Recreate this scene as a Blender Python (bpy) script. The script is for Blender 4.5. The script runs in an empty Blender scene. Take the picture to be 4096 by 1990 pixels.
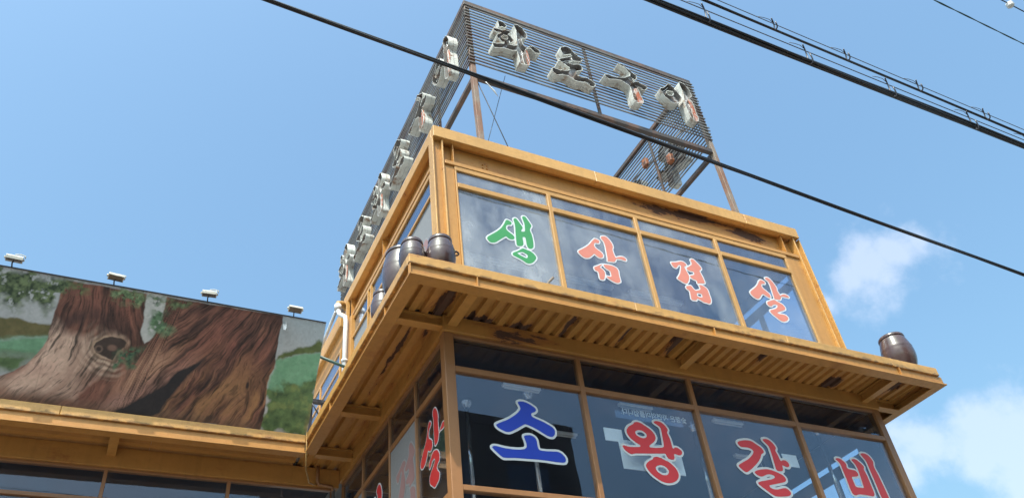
import bpy, bmesh, math, random
import numpy as np
from mathutils import Vector, Matrix
R = math.radians
rnd = random.Random(7)
scene = bpy.context.scene
COL = scene.collection

# ------------------------------------------------------------------ camera
cam_d = bpy.data.cameras.new('camera'); cam = bpy.data.objects.new('camera', cam_d); COL.objects.link(cam)
pitch, roll, yaw = .6964, -.1331, .533
fwd = Vector((math.sin(yaw)*math.cos(pitch), math.cos(yaw)*math.cos(pitch), math.sin(pitch)))
rgt = Vector((math.cos(yaw), -math.sin(yaw), 0)); upv = rgt.cross(fwd)
cr_, sr_ = math.cos(roll), math.sin(roll)
r2 = rgt*cr_ + upv*sr_; u2 = upv*cr_ - rgt*sr_
cam.matrix_world = Matrix(((r2.x, u2.x, -fwd.x, 0), (r2.y, u2.y, -fwd.y, 0), (r2.z, u2.z, -fwd.z, 1.6), (0, 0, 0, 1)))
cam_d.sensor_width = 36; cam_d.lens = 3233.94/4096*36; cam_d.clip_end = 3000; cam_d.clip_start = .05
scene.camera = cam

# ------------------------------------------------------------------ sky, sun, exposure
SUNV = Vector((-.95, -1.0, 2.15)).normalized()
world = bpy.data.worlds.new('World'); scene.world = world; world.use_nodes = True
def build_world():
    nt = world.node_tree; N = nt.nodes; Lk = nt.links
    bg = N['Background']; bg.inputs[1].default_value = .15
    sky = N.new('ShaderNodeTexSky'); sky.sky_type = 'NISHITA'; sky.sun_disc = False
    sky.sun_elevation = math.asin(SUNV.z); sky.sun_rotation = math.atan2(SUNV.x, SUNV.y)
    sky.air_density = 1.5; sky.dust_density = 6.5; sky.ozone_density = 1.0
    tc = N.new('ShaderNodeTexCoord')
    def math_(op, a, b=None, c=None, clamp=False):
        n = N.new('ShaderNodeMath'); n.operation = op; n.use_clamp = clamp
        for i, v in enumerate((a, b, c)):
            if v is None: continue
            if hasattr(v, 'node'): Lk.new(v, n.inputs[i])
            else: n.inputs[i].default_value = v
        return n.outputs[0]
    ns = N.new('ShaderNodeTexNoise'); ns.inputs['Scale'].default_value = 11; ns.inputs['Detail'].default_value = 9; ns.inputs['Roughness'].default_value = .58
    Lk.new(tc.outputs['Generated'], ns.inputs['Vector'])
    ns2 = N.new('ShaderNodeTexNoise'); ns2.inputs['Scale'].default_value = 3.2; ns2.inputs['Detail'].default_value = 6
    Lk.new(tc.outputs['Generated'], ns2.inputs['Vector'])
    blobs = [((0.697,0.501,0.513), 0.022), ((0.712,0.470,0.523), 0.032), ((0.726,0.443,0.526), 0.040), ((0.738,0.413,0.533), 0.038), ((0.751,0.388,0.534), 0.026), ((0.737,0.437,0.515), 0.032),
             ((.774,.538,.334), .026), ((.791,.506,.344), .042), ((.803,.472,.363), .032), ((.820,.457,.346), .048), ((.833,.450,.322), .055), ((.811,.492,.317), .046), ((.835,.467,.291), .052),
             ((.36,-.62,.69), .24), ((.48,-.60,.63), .12), ((.08,-.72,.68), .16), ((-.12,-.90,.40), .12), ((-.02,-.93,.36), .09),
             ((-.85,-.25,.42), .22), ((-.7,-.6,.35), .16), ((.95,-.1,.3), .12), ((-.5,.8,.2), .10), ((-.93,.3,.22), .12), ((.3,.93,.16), .10), ((.75,-.6,.25), .14)]
    tot = None
    for c, r in blobs:
        v = Vector(c).normalized()
        d = N.new('ShaderNodeVectorMath'); d.operation = 'DISTANCE'; d.inputs[1].default_value = v
        Lk.new(tc.outputs['Generated'], d.inputs[0])
        m = math_('SUBTRACT', 1.0, math_('DIVIDE', d.outputs['Value'], r*1.75))
        tot = m if tot is None else math_('MAXIMUM', tot, m)
    tot = math_('MAXIMUM', tot, -.6)
    nse = math_('ADD', math_('MULTIPLY', math_('SUBTRACT', ns.outputs['Fac'], .5), 2.7), math_('MULTIPLY', math_('SUBTRACT', ns2.outputs['Fac'], .5), .9))
    val = math_('ADD', tot, nse)
    mr = N.new('ShaderNodeMapRange'); mr.interpolation_type = 'SMOOTHSTEP'
    mr.inputs['From Min'].default_value = .14; mr.inputs['From Max'].default_value = .85; mr.inputs['To Max'].default_value = .8
    Lk.new(val, mr.inputs['Value'])
    wb = N.new('ShaderNodeMixRGB'); wb.blend_type = 'MULTIPLY'; wb.inputs[0].default_value = 1; wb.inputs[2].default_value = (.675, .905, .99, 1); Lk.new(sky.outputs[0], wb.inputs[1])
    mix = N.new('ShaderNodeMixRGB'); Lk.new(mr.outputs[0], mix.inputs[0]); Lk.new(wb.outputs[0], mix.inputs[1])
    cc = N.new('ShaderNodeMixRGB'); cc.blend_type = 'ADD'; cc.inputs[0].default_value = .55; cc.inputs[1].default_value = (1.95, 1.98, 2.2, 1); Lk.new(wb.outputs[0], cc.inputs[2]); Lk.new(cc.outputs[0], mix.inputs[2])
    Lk.new(mix.outputs[0], bg.inputs[0])
build_world()
sun_d = bpy.data.lights.new('sun', 'SUN'); sun_d.energy = 2.6; sun_d.angle = R(.53); sun_d.color = (1, .95, .87)
sun = bpy.data.objects.new('sun', sun_d); COL.objects.link(sun); sun.location = SUNV*60
sun.rotation_euler = SUNV.to_track_quat('Z', 'Y').to_euler()
scene.view_settings.view_transform = 'Standard'; scene.view_settings.look = 'None'
scene.view_settings.exposure = .95; scene.view_settings.gamma = 1.0; scene.view_settings.use_curve_mapping = False
scene.render.engine = 'CYCLES'
scene.cycles.max_bounces = 10; scene.cycles.transparent_max_bounces = 24; scene.cycles.use_denoising = True
scene.cycles.sample_clamp_indirect = 6

# ------------------------------------------------------------------ traced lettering (plane coordinates in mm about each centre) and mural shapes (x, height share)
LETTERS={
"U1":{"c":(3.644, 7.801),"f":["172,-375 191,-376 207,-371 235,-357 252,-343 276,-315 300,-280 307,-260 307,-244 301,-228 287,-208 274,-196 255,-181 235,-173 164,-158 148,-157 128,-169 65,-223 16,-252 1,-271 -1,-284 3,-296 9,-302 96,-334 128,-349 160,-370","164,-297 108,-278 69,-260 63,-256 63,-248 96,-228 128,-216 144,-217 179,-234 189,-240 195,-248 197,-256 197,-268 191,-284 183,-294 175,-298","-278,-177 -268,-181 -252,-179 -220,-169 -201,-156 -102,-62 -62,-29 -54,-30 -30,-51 -11,-58 5,-57 21,-54 37,-46 45,-38 53,-15 51,-3 45,9 30,25 -19,58 -30,69 -41,84 -46,100 -43,128 -38,142 -31,152 -11,168 21,176 30,183 37,199 40,211 36,223 29,231 13,239 -11,245 -20,243 -30,235 -38,223 -55,183 -75,144 -106,92 -124,69 -169,19 -288,-89 -299,-102 -310,-121 -310,-137 -299,-157 -289,-169","235,-137 255,-134 271,-125 288,-106 295,-86 301,-30 301,45 296,92 293,112 282,148 280,171 285,191 306,231 310,251 305,266 289,294 258,353 247,370 239,374 231,375 219,374 211,371 202,361 198,353 198,342 215,262 217,235 215,183 210,136 207,128 195,117 164,110 158,112 156,116 162,136 180,163 184,183 180,195 169,215 122,294 112,304 100,306 84,297 76,286 73,270 82,211 83,163 75,33 69,-98 71,-117 75,-129 78,-133 84,-135 92,-136 124,-127 140,-119 148,-111 156,-102 162,-86 164,-50 161,-3 164,17 167,25 172,29 191,32 199,27 204,13 205,-78 208,-102 219,-127 226,-133"],"o":["160,-391 175,-394 199,-393 219,-386 251,-368 270,-351 302,-311 319,-284 326,-260 326,-240 323,-232 318,-220 306,-203 286,-182 252,-157 274,-146 289,-133 305,-114 313,-90 320,-34 319,45 314,96 310,120 300,152 299,167 302,183 323,223 329,251 322,274 303,306 275,361 258,384 247,392 239,394 219,393 203,388 187,373 181,361 180,338 197,258 198,231 195,212 187,221 137,306 124,319 108,325 100,325 84,320 66,306 60,298 55,274 60,231 60,227 57,224 54,231 44,243 21,256 -11,263 -30,258 -42,249 -50,239 -90,155 -121,103 -138,80 -181,33 -303,-78 -323,-106 -330,-125 -328,-141 -324,-153 -316,-165 -299,-184 -276,-199 -252,-198 -212,-186 -185,-168 -92,-78 -62,-53 -58,-53 -35,-70 -11,-76 17,-74 49,-63 51,-70 52,-117 62,-145 69,-151 84,-154 112,-151 116,-153 57,-206 13,-231 -2,-244 -15,-261 -18,-272 -20,-284 -16,-299 -11,-309 1,-319 88,-350 122,-367","160,-276 113,-260 98,-252 100,-248 106,-244 124,-237 132,-234 140,-235 171,-251 177,-256 178,-264 174,-276 167,-278","191,-146 154,-137 153,-133 173,-110 181,-90 183,-74 195,-121 208,-145 203,-148","53,32 -15,79 -26,96 -28,108 -22,132 -15,142 1,153 29,158 41,167 55,191 61,212 64,179 64,136 57,43"]},
"U2":{"c":(4.919, 7.811),"f":["-111,-372 -103,-375 -83,-374 -71,-371 -61,-364 -51,-348 -31,-297 -24,-261 -25,-245 -30,-226 -40,-210 -79,-184 -81,-178 -78,-170 -36,-127 -59,-134 -115,-171 -150,-190 -160,-198 -165,-206 -168,-226 -167,-233 -160,-245 -150,-251 -127,-255 -119,-265 -115,-289 -117,-360 -115,-368","107,-372 126,-372 146,-365 174,-347 181,-336 183,-324 181,-237 187,-174 183,-150 174,-135 162,-125 138,-114 115,-108 83,-106 63,-107 -12,-119 -16,-124 -17,-131 -11,-154 -4,-166 16,-182 55,-197 63,-206 67,-249 66,-277 59,-291 36,-298 -7,-301 -12,-305 -11,-309 8,-329 28,-342 63,-359","-277,-79 -253,-79 -221,-68 -206,-59 -178,-34 -130,16 -119,22 -111,19 -98,4 -79,-12 -59,-20 -44,-21 -28,-17 -8,-5 0,4 6,19 8,31 7,43 0,64 -13,79 -67,114 -79,124 -87,134 -95,150 -98,166 -90,193 -79,209 -71,217 -63,219 -44,217 -28,220 -14,229 -5,245 -2,257 -3,268 -8,275 -28,281 -55,286 -62,284 -71,278 -108,237 -156,174 -181,146 -237,94 -281,59 -330,23 -344,10 -351,-4 -352,-12 -350,-20 -342,-32 -308,-66 -296,-73","66,-52 111,-42 142,-38 158,-33 171,-24 177,-16 195,19 202,25 213,31 233,36 269,38 288,36 312,30 332,31 340,32 348,38 353,55 350,67 336,79 324,84 300,87 281,84 249,72 202,46 194,47 191,51 180,91 173,150 176,182 189,209 192,225 190,257 187,272 170,312 145,348 127,363 107,372 91,371 55,358 43,348 37,332 38,324 43,308 67,272 73,249 76,185 73,106 66,-8 59,-44 59,-48"],"o":["-118,-388 -107,-391 -83,-390 -67,-386 -55,-380 -46,-372 -37,-356 -25,-328 -20,-326 4,-346 44,-368 71,-379 107,-388 126,-389 138,-386 166,-372 188,-356 194,-348 199,-328 197,-241 203,-174 200,-150 186,-123 170,-110 142,-99 119,-93 91,-90 59,-91 -32,-105 -67,-120 -118,-154 -166,-182 -179,-198 -184,-218 -183,-233 -181,-241 -170,-259 -158,-266 -138,-269 -134,-273 -132,-289 -134,-336 -133,-368 -130,-376","-8,-282 -9,-277 -8,-245 -16,-218 -28,-200 -56,-178 -58,-174 -44,-158 -32,-150 -20,-172 -12,-181 12,-198 43,-209 49,-218 51,-253 50,-273 48,-277 39,-281 24,-283","-281,-95 -273,-97 -249,-94 -206,-78 -186,-65 -123,0 -119,1 -100,-16 -79,-30 -63,-36 -44,-37 -28,-34 -16,-29 4,-16 14,-4 24,27 24,43 15,71 -2,91 -66,134 -75,146 -81,162 -76,185 -63,201 -44,201 -20,205 -6,213 1,221 11,241 14,261 12,276 0,290 -28,298 -59,303 -67,300 -83,289 -119,249 -170,182 -191,158 -249,105 -291,71 -341,35 -357,19 -367,0 -369,-8 -366,-24 -357,-40 -343,-56 -320,-77 -304,-87","59,-67 67,-68 111,-58 146,-54 166,-47 182,-36 189,-28 207,8 221,17 265,21 285,20 320,13 348,18 364,31 370,55 364,75 348,91 328,100 304,103 292,103 273,99 237,84 209,69 205,67 202,70 196,95 190,150 191,178 205,205 208,225 207,257 201,280 184,320 156,359 138,376 111,388 87,387 47,372 32,359 23,344 21,336 21,324 27,304 36,288 52,265 58,245 60,185 57,106 50,-8 41,-48 45,-60"]},
"U3":{"c":(6.246, 7.806),"f":["-83,-360 -73,-364 -15,-357 -5,-349 8,-327 16,-322 27,-324 54,-332 101,-354 120,-359 155,-358 185,-363 194,-360 212,-350 223,-337 235,-314 240,-295 244,-264 244,-241 241,-202 241,-148 233,-117 224,-104 197,-85 161,-71 140,-71 117,-79 112,-83 112,-87 119,-102 124,-129 122,-141 116,-152 93,-167 43,-188 23,-189 16,-185 -1,-168 -17,-137 -27,-126 -50,-130 -88,-143 -104,-152 -111,-160 -116,-171 -118,-179 -115,-191 -112,-197 -106,-202 -85,-211 -79,-218 -76,-229 -76,-260 -88,-349 -86,-357","47,-288 39,-285 31,-279 26,-272 30,-241 36,-233 50,-224 97,-221 104,-224 116,-233 116,-268 112,-276 97,-286","-107,-106 -92,-104 -85,-100 -69,-88 -58,-75 -32,-33 -11,21 -8,41 -12,68 -36,145 -42,176 -40,183 -32,195 -1,214 8,226 4,237 -5,249 -19,262 -34,269 -61,270 -85,264 -150,235 -189,222 -239,209 -243,205 -247,195 -247,187 -238,156 -231,143 -223,134 -204,125 -193,127 -173,140 -162,153 -144,179 -131,191 -115,198 -108,199 -101,195 -96,187 -95,179 -99,160 -119,106 -140,60 -155,33 -176,2 -212,-43 -214,-52 -213,-56 -208,-62 -173,-83 -135,-101","99,-52 108,-55 155,-41 209,-32 216,-29 224,-22 230,-13 232,-6 224,79 207,149 203,176 211,191 232,204 242,214 249,230 248,245 237,268 228,282 178,345 162,358 143,363 128,360 111,345 105,338 103,330 108,303 107,272 97,254 62,226 8,186 -3,176 -8,164 -8,160 -3,152 20,138 39,135 81,137 89,135 97,129 99,118 95,98 86,83 66,72 17,52 7,41 14,21 22,14 35,5 54,-2 85,-5 97,-9 101,-13 103,-25"],"o":["-86,-380 -77,-382 -7,-373 8,-361 17,-345 23,-341 54,-350 93,-369 108,-374 120,-376 155,-375 178,-380 193,-379 205,-375 226,-360 239,-345 252,-318 257,-299 261,-260 258,-195 260,-160 256,-133 249,-110 235,-90 209,-72 179,-56 209,-50 228,-42 241,-29 247,-17 250,2 242,75 225,149 221,172 225,179 243,191 258,206 266,226 266,245 253,276 240,295 189,358 174,371 166,375 143,381 124,377 115,372 94,353 87,338 85,330 91,299 88,272 79,260 31,225 27,227 20,245 15,253 -11,278 -34,287 -65,287 -92,280 -139,258 -185,241 -247,225 -256,218 -265,199 -265,187 -254,150 -243,129 -235,121 -208,108 -189,110 -166,124 -149,141 -127,172 -119,177 -114,176 -114,168 -125,137 -155,68 -169,42 -191,10 -227,-34 -230,-40 -232,-56 -230,-63 -224,-71 -182,-98 -154,-112 -135,-119 -95,-125 -121,-144 -132,-164 -135,-179 -133,-191 -127,-206 -115,-217 -96,-225 -94,-229 -93,-256 -106,-353 -102,-364","47,-268 45,-264 47,-250 54,-242 93,-239 97,-241 99,-245 99,-260 93,-268 54,-270","23,-169 11,-156 -6,-121 -19,-110 -31,-108 -69,-118 -77,-117 -58,-101 -42,-83 -21,-48 0,0 4,4 35,-14 54,-19 77,-22 84,-25 85,-29 80,-56 83,-63 93,-71 93,-89 102,-106 106,-125 106,-133 102,-141 89,-150 39,-171 31,-171","8,69 4,75 -12,125 -13,133 -11,135 12,122 23,119 39,117 74,120 80,118 78,102 72,95 39,80"]},
"U4":{"c":(7.607, 7.805),"f":["34,-377 64,-378 76,-376 92,-371 127,-354 146,-341 170,-317 177,-305 178,-285 174,-277 167,-270 155,-261 143,-256 131,-254 100,-255 48,-260 36,-260 25,-257 12,-250 10,-245 11,-241 40,-224 135,-182 179,-157 194,-142 197,-122 196,-110 190,-98 176,-78 163,-68 127,-53 84,-38 56,-22 48,-19 28,-24 -87,-80 -108,-98 -113,-110 -115,-126 -112,-138 -107,-145 -95,-154 -83,-157 -56,-150 -44,-143 -12,-116 16,-104 32,-101 52,-102 60,-103 64,-106 66,-114 60,-132 50,-146 28,-166 8,-179 -28,-197 -95,-223 -108,-233 -115,-249 -112,-265 -103,-278 -89,-293 -12,-353 16,-370","-289,-74 -274,-76 -255,-71 -235,-61 -207,-34 -159,21 -135,38 -119,37 -60,4 -44,-2 -22,-3 -11,5 -2,25 0,37 0,49 -6,69 -16,82 -75,129 -87,141 -101,164 -105,180 -97,204 -83,220 -68,230 -56,233 -32,235 -20,243 -9,268 -13,280 -32,289 -60,297 -76,293 -84,288 -107,269 -175,180 -218,137 -251,109 -322,54 -353,25 -361,13 -362,5 -360,-11 -352,-27 -338,-46 -326,-56 -298,-71","62,-3 72,-5 151,5 163,11 178,25 186,37 195,58 208,69 231,77 251,80 338,81 350,87 356,97 359,105 354,113 330,125 314,129 287,130 259,121 199,88 195,87 192,89 168,168 169,180 179,204 180,220 164,272 150,308 123,349 108,364 84,374 68,373 40,362 28,353 25,344 26,336 32,328 58,312 66,300 69,292 75,260 76,228 69,117 59,5"],"o":["23,-393 40,-396 72,-396 96,-390 127,-375 155,-358 179,-335 187,-326 196,-309 197,-285 193,-273 186,-261 163,-243 135,-236 63,-237 75,-229 143,-199 191,-171 203,-161 211,-150 214,-142 216,-118 213,-102 207,-90 190,-66 167,-49 101,-23 115,-19 151,-15 171,-7 192,13 203,29 211,47 219,53 239,60 255,62 342,63 363,73 375,93 378,101 376,113 366,128 338,142 314,148 279,147 255,140 211,117 207,116 203,119 187,172 188,180 197,200 198,224 188,260 170,308 155,336 132,367 116,381 88,393 64,392 28,377 12,363 7,352 6,336 9,328 20,313 42,300 48,294 52,284 57,256 58,228 48,81 42,17 40,4 36,-1 8,-12 4,-13 2,-11 18,29 19,49 11,77 -4,97 -65,145 -76,157 -84,172 -85,184 -76,202 -60,213 -28,216 -16,222 -1,236 9,264 7,284 0,294 -28,308 -60,316 -68,315 -87,308 -115,287 -136,264 -171,214 -196,184 -239,143 -333,69 -364,41 -378,21 -381,9 -379,-11 -375,-23 -369,-34 -352,-58 -334,-73 -306,-88 -278,-95 -243,-87 -220,-74 -191,-44 -149,5 -131,19 -123,18 -60,-16 -44,-21 -24,-23 -21,-27 -27,-30 -94,-62 -120,-82 -130,-102 -133,-122 -133,-134 -127,-150 -107,-170 -91,-174 -79,-175 -48,-166 -32,-157 -8,-136 16,-124 36,-120 41,-122 41,-126 18,-150 -4,-164 -50,-186 -99,-204 -119,-217 -126,-225 -132,-241 -134,-249 -133,-261 -131,-269 -119,-288 -99,-309 -24,-367 8,-387"]},
"L1":{"c":(3.536, 5.265),"f":["-279,-315 -251,-315 -168,-306 84,-294 179,-294 282,-297 356,-295 373,-290 381,-285 390,-270 392,-249 385,-232 365,-209 348,-197 323,-188 294,-186 187,-196 142,-197 117,-192 107,-183 101,-171 97,-142 97,-101 90,-80 82,-67 67,-57 47,-48 26,-46 -15,-54 -32,-62 -37,-67 -38,-76 -21,-138 -21,-171 -29,-187 -49,-201 -94,-213 -172,-220 -255,-218 -342,-207 -367,-208 -383,-216 -387,-220 -387,-229 -364,-253 -313,-297 -292,-311","-234,-43 -222,-45 -197,-43 -172,-35 -111,0 -24,58 -7,65 18,62 71,45 142,14 212,-23 228,-30 253,-35 278,-33 294,-22 307,-6 313,7 317,36 314,48 303,65 290,76 270,87 195,120 94,152 80,161 72,180 75,192 88,203 117,216 133,234 135,242 133,251 129,259 121,267 84,289 38,308 1,315 -32,313 -49,308 -59,300 -61,296 -61,288 -43,255 -39,234 -45,218 -70,185 -119,142 -177,100 -226,72 -301,35 -322,19 -324,11 -321,4 -309,-10 -276,-28"],"o":["-293,-336 -280,-340 -255,-339 -164,-329 88,-317 179,-317 282,-321 361,-318 390,-310 400,-299 410,-284 415,-270 415,-241 403,-216 381,-191 361,-177 328,-164 290,-163 191,-173 142,-173 129,-171 125,-167 123,-158 119,-88 113,-72 100,-52 84,-39 55,-26 30,-22 5,-25 -20,-31 -44,-41 -52,-47 -57,-55 -63,-76 -49,-121 -44,-154 -47,-171 -61,-181 -94,-189 -123,-193 -201,-196 -255,-194 -334,-184 -363,-184 -387,-190 -405,-204 -410,-212 -412,-220 -410,-237 -405,-245 -381,-270 -346,-301 -309,-329","-231,-67 -193,-67 -164,-57 -98,-20 -11,38 1,41 26,35 88,13 217,-51 249,-59 266,-59 282,-56 294,-52 307,-43 328,-18 337,7 341,32 339,48 334,61 321,81 303,96 282,108 208,141 119,168 100,176 100,181 121,191 136,201 151,218 156,226 159,242 156,255 150,271 137,285 96,309 42,331 5,339 -36,337 -61,328 -77,317 -83,309 -85,284 -67,251 -64,238 -66,230 -73,218 -90,198 -130,164 -173,131 -234,94 -317,53 -338,38 -345,28 -349,15 -347,3 -339,-14 -327,-26 -305,-40 -284,-50 -251,-63"]},
"L2":{"c":(5.001, 5.238),"f":["53,-350 80,-353 112,-351 148,-343 168,-336 204,-318 224,-302 246,-274 254,-255 257,-239 256,-223 248,-195 237,-175 208,-144 176,-120 156,-109 120,-97 80,-79 41,-72 21,-73 -13,-84 -19,-88 -27,-102 -33,-108 -74,-128 -98,-144 -114,-157 -125,-171 -132,-187 -133,-199 -125,-223 -114,-242 -94,-267 -74,-285 -39,-310 -11,-327 21,-342","45,-267 9,-251 -1,-243 -13,-227 -18,-215 -19,-203 -15,-192 -7,-183 9,-173 33,-165 49,-162 73,-162 96,-168 116,-179 125,-187 138,-207 140,-219 133,-239 124,-251 104,-263 88,-268 61,-270","208,-84 235,-81 247,-75 257,-56 260,-21 266,-13 279,-12 318,-21 346,-18 362,-7 372,7 375,19 371,35 365,43 346,57 330,64 307,67 294,63 271,48 264,51 262,59 258,154 252,182 239,225 241,233 257,261 258,269 256,277 240,305 213,332 195,343 164,352 144,353 120,350 104,343 95,336 94,332 98,324 152,294 160,285 168,265 169,249 160,102 153,63 149,55 144,52 124,42 41,28 -19,25 -31,27 -35,30 -34,43 -27,51 15,79 43,102 57,118 69,138 72,150 71,178 65,192 47,217 36,229 9,250 -74,296 -110,305 -134,304 -158,298 -165,294 -177,277 -185,271 -229,247 -249,233 -276,202 -282,190 -285,174 -284,158 -276,134 -264,114 -244,94 -224,79 -193,58 -154,37 -149,31 -150,21 -154,18 -173,12 -265,1 -308,2 -352,9 -360,9 -370,3 -373,-5 -363,-29 -348,-46 -320,-68 -292,-79 -276,-79 -249,-70 -225,-65 -50,-46 136,-23 148,-25 153,-29 158,-52 169,-72 180,-79","-98,122 -122,125 -138,130 -166,146 -173,154 -179,170 -177,182 -169,192 -150,204 -134,209 -114,211 -90,210 -78,207 -50,190 -42,180 -37,166 -39,154 -46,142 -62,130 -82,123"],"o":["60,-374 80,-376 108,-374 160,-363 184,-354 215,-338 243,-314 262,-290 274,-266 280,-239 278,-215 268,-183 257,-163 233,-136 206,-112 207,-108 243,-103 262,-92 277,-68 283,-40 287,-38 307,-42 330,-43 354,-39 370,-31 391,-5 398,15 396,31 390,47 378,62 358,77 338,86 314,90 286,86 284,94 283,134 281,158 274,190 263,221 263,225 281,261 278,285 259,317 227,351 203,365 168,374 140,376 116,372 100,367 76,351 72,344 70,336 72,321 77,313 100,297 136,277 145,261 146,245 137,106 132,75 125,67 69,54 37,50 23,51 23,55 57,84 73,101 90,130 96,150 96,162 93,182 85,202 69,227 53,245 29,264 9,276 -31,296 -58,314 -74,320 -110,327 -134,327 -173,316 -185,308 -199,289 -241,267 -265,250 -291,221 -301,205 -305,194 -308,178 -307,158 -297,126 -291,114 -280,99 -257,75 -202,35 -204,31 -237,26 -273,23 -308,24 -348,32 -364,32 -376,28 -388,18 -393,11 -396,3 -395,-13 -393,-21 -382,-40 -368,-59 -344,-80 -332,-87 -296,-102 -273,-102 -245,-92 -221,-87 -50,-69 -39,-70 -38,-72 -46,-89 -102,-118 -128,-140 -139,-151 -155,-183 -155,-203 -153,-211 -144,-235 -133,-255 -110,-283 -86,-305 -46,-332 5,-360 37,-370","57,-247 29,-236 15,-227 5,-211 5,-205 10,-199 17,-194 37,-187 69,-185 88,-189 109,-203 114,-211 116,-219 112,-229 108,-235 84,-246","132,-77 89,-56 89,-52 124,-47 131,-48 143,-76 140,-79","-106,146 -126,150 -146,159 -153,166 -154,174 -146,181 -118,188 -94,188 -78,182 -63,170 -61,162 -63,158 -70,151 -82,147 -94,145"]},
"L3":{"c":(6.486, 5.226),"f":["20,-346 43,-347 91,-344 192,-331 224,-322 248,-307 256,-299 260,-294 261,-281 256,-269 247,-257 236,-248 212,-237 196,-236 164,-242 83,-264 39,-267 14,-264 -10,-255 -18,-249 -24,-237 -24,-233 -22,-229 -10,-223 196,-172 228,-160 249,-144 254,-136 255,-124 250,-108 234,-88 212,-75 152,-55 87,-40 39,-34 6,-35 -74,-48 -143,-68 -171,-84 -174,-88 -174,-96 -170,-104 -163,-112 -143,-124 -115,-132 -98,-133 -74,-128 -18,-104 -2,-99 31,-93 55,-93 79,-98 91,-102 98,-108 99,-120 92,-128 55,-146 27,-155 -127,-191 -163,-205 -172,-213 -173,-221 -167,-231 -133,-257 -22,-329 -2,-339","-313,-100 -304,-103 -288,-103 -260,-91 -187,-45 -119,6 -70,45 -26,90 6,138 16,146 43,160 56,174 58,182 57,190 42,219 23,235 -58,282 -78,290 -106,295 -163,292 -199,286 -256,270 -288,254 -295,243 -290,227 -282,215 -268,203 -252,199 -167,202 -143,199 -119,191 -106,183 -98,170 -97,162 -102,150 -119,129 -140,110 -187,74 -223,51 -353,-16 -374,-31 -379,-39 -373,-52 -344,-78","182,-39 224,-37 244,-31 251,-27 259,-15 266,9 268,33 273,39 281,38 321,26 349,25 361,31 373,42 379,49 381,61 376,77 369,88 353,101 341,106 313,107 301,104 277,92 269,94 262,114 255,162 240,207 243,223 258,239 262,247 262,259 256,277 248,291 232,311 216,326 196,339 176,346 144,348 127,345 103,337 99,333 98,328 114,307 150,271 157,259 163,239 165,215 165,158 156,-11 158,-23 164,-31 172,-37"],"o":["8,-370 39,-373 91,-370 200,-355 236,-345 265,-327 273,-320 281,-310 286,-298 287,-277 282,-261 260,-234 248,-225 224,-213 212,-210 188,-210 148,-218 85,-237 59,-239 47,-237 208,-196 237,-185 261,-169 272,-156 279,-144 281,-116 273,-95 246,-64 245,-60 265,-50 279,-35 293,5 297,5 329,-2 361,2 377,10 394,25 400,33 406,49 407,61 399,90 390,104 369,122 341,132 317,133 293,129 287,130 278,174 267,207 269,212 284,231 289,247 289,259 282,283 268,307 252,328 236,343 208,362 184,371 144,374 123,371 95,362 87,359 79,352 71,332 71,323 75,314 95,290 130,255 138,231 139,150 133,25 130,-15 127,-21 47,-9 14,-9 -46,-16 -111,-30 -115,-30 -117,-27 -34,43 -6,74 27,121 55,137 71,150 82,166 85,178 82,198 67,228 59,238 39,255 -46,305 -62,312 -98,320 -127,321 -175,317 -244,301 -276,290 -300,277 -308,271 -320,251 -321,243 -319,231 -313,215 -304,200 -280,180 -256,173 -159,175 -135,169 -129,166 -127,162 -135,150 -151,134 -199,97 -236,74 -381,-3 -398,-19 -405,-31 -406,-39 -403,-52 -393,-68 -368,-92 -336,-117 -312,-128 -300,-129 -276,-127 -252,-116 -211,-92 -203,-90 -196,-112 -183,-129 -167,-141 -128,-156 -122,-160 -175,-182 -194,-197 -199,-205 -200,-217 -191,-242 -175,-259 -126,-294 -34,-352 -14,-362","-22,-137 -24,-136 -18,-132 5,-124 31,-121 35,-121 36,-124 10,-132"]},
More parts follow.
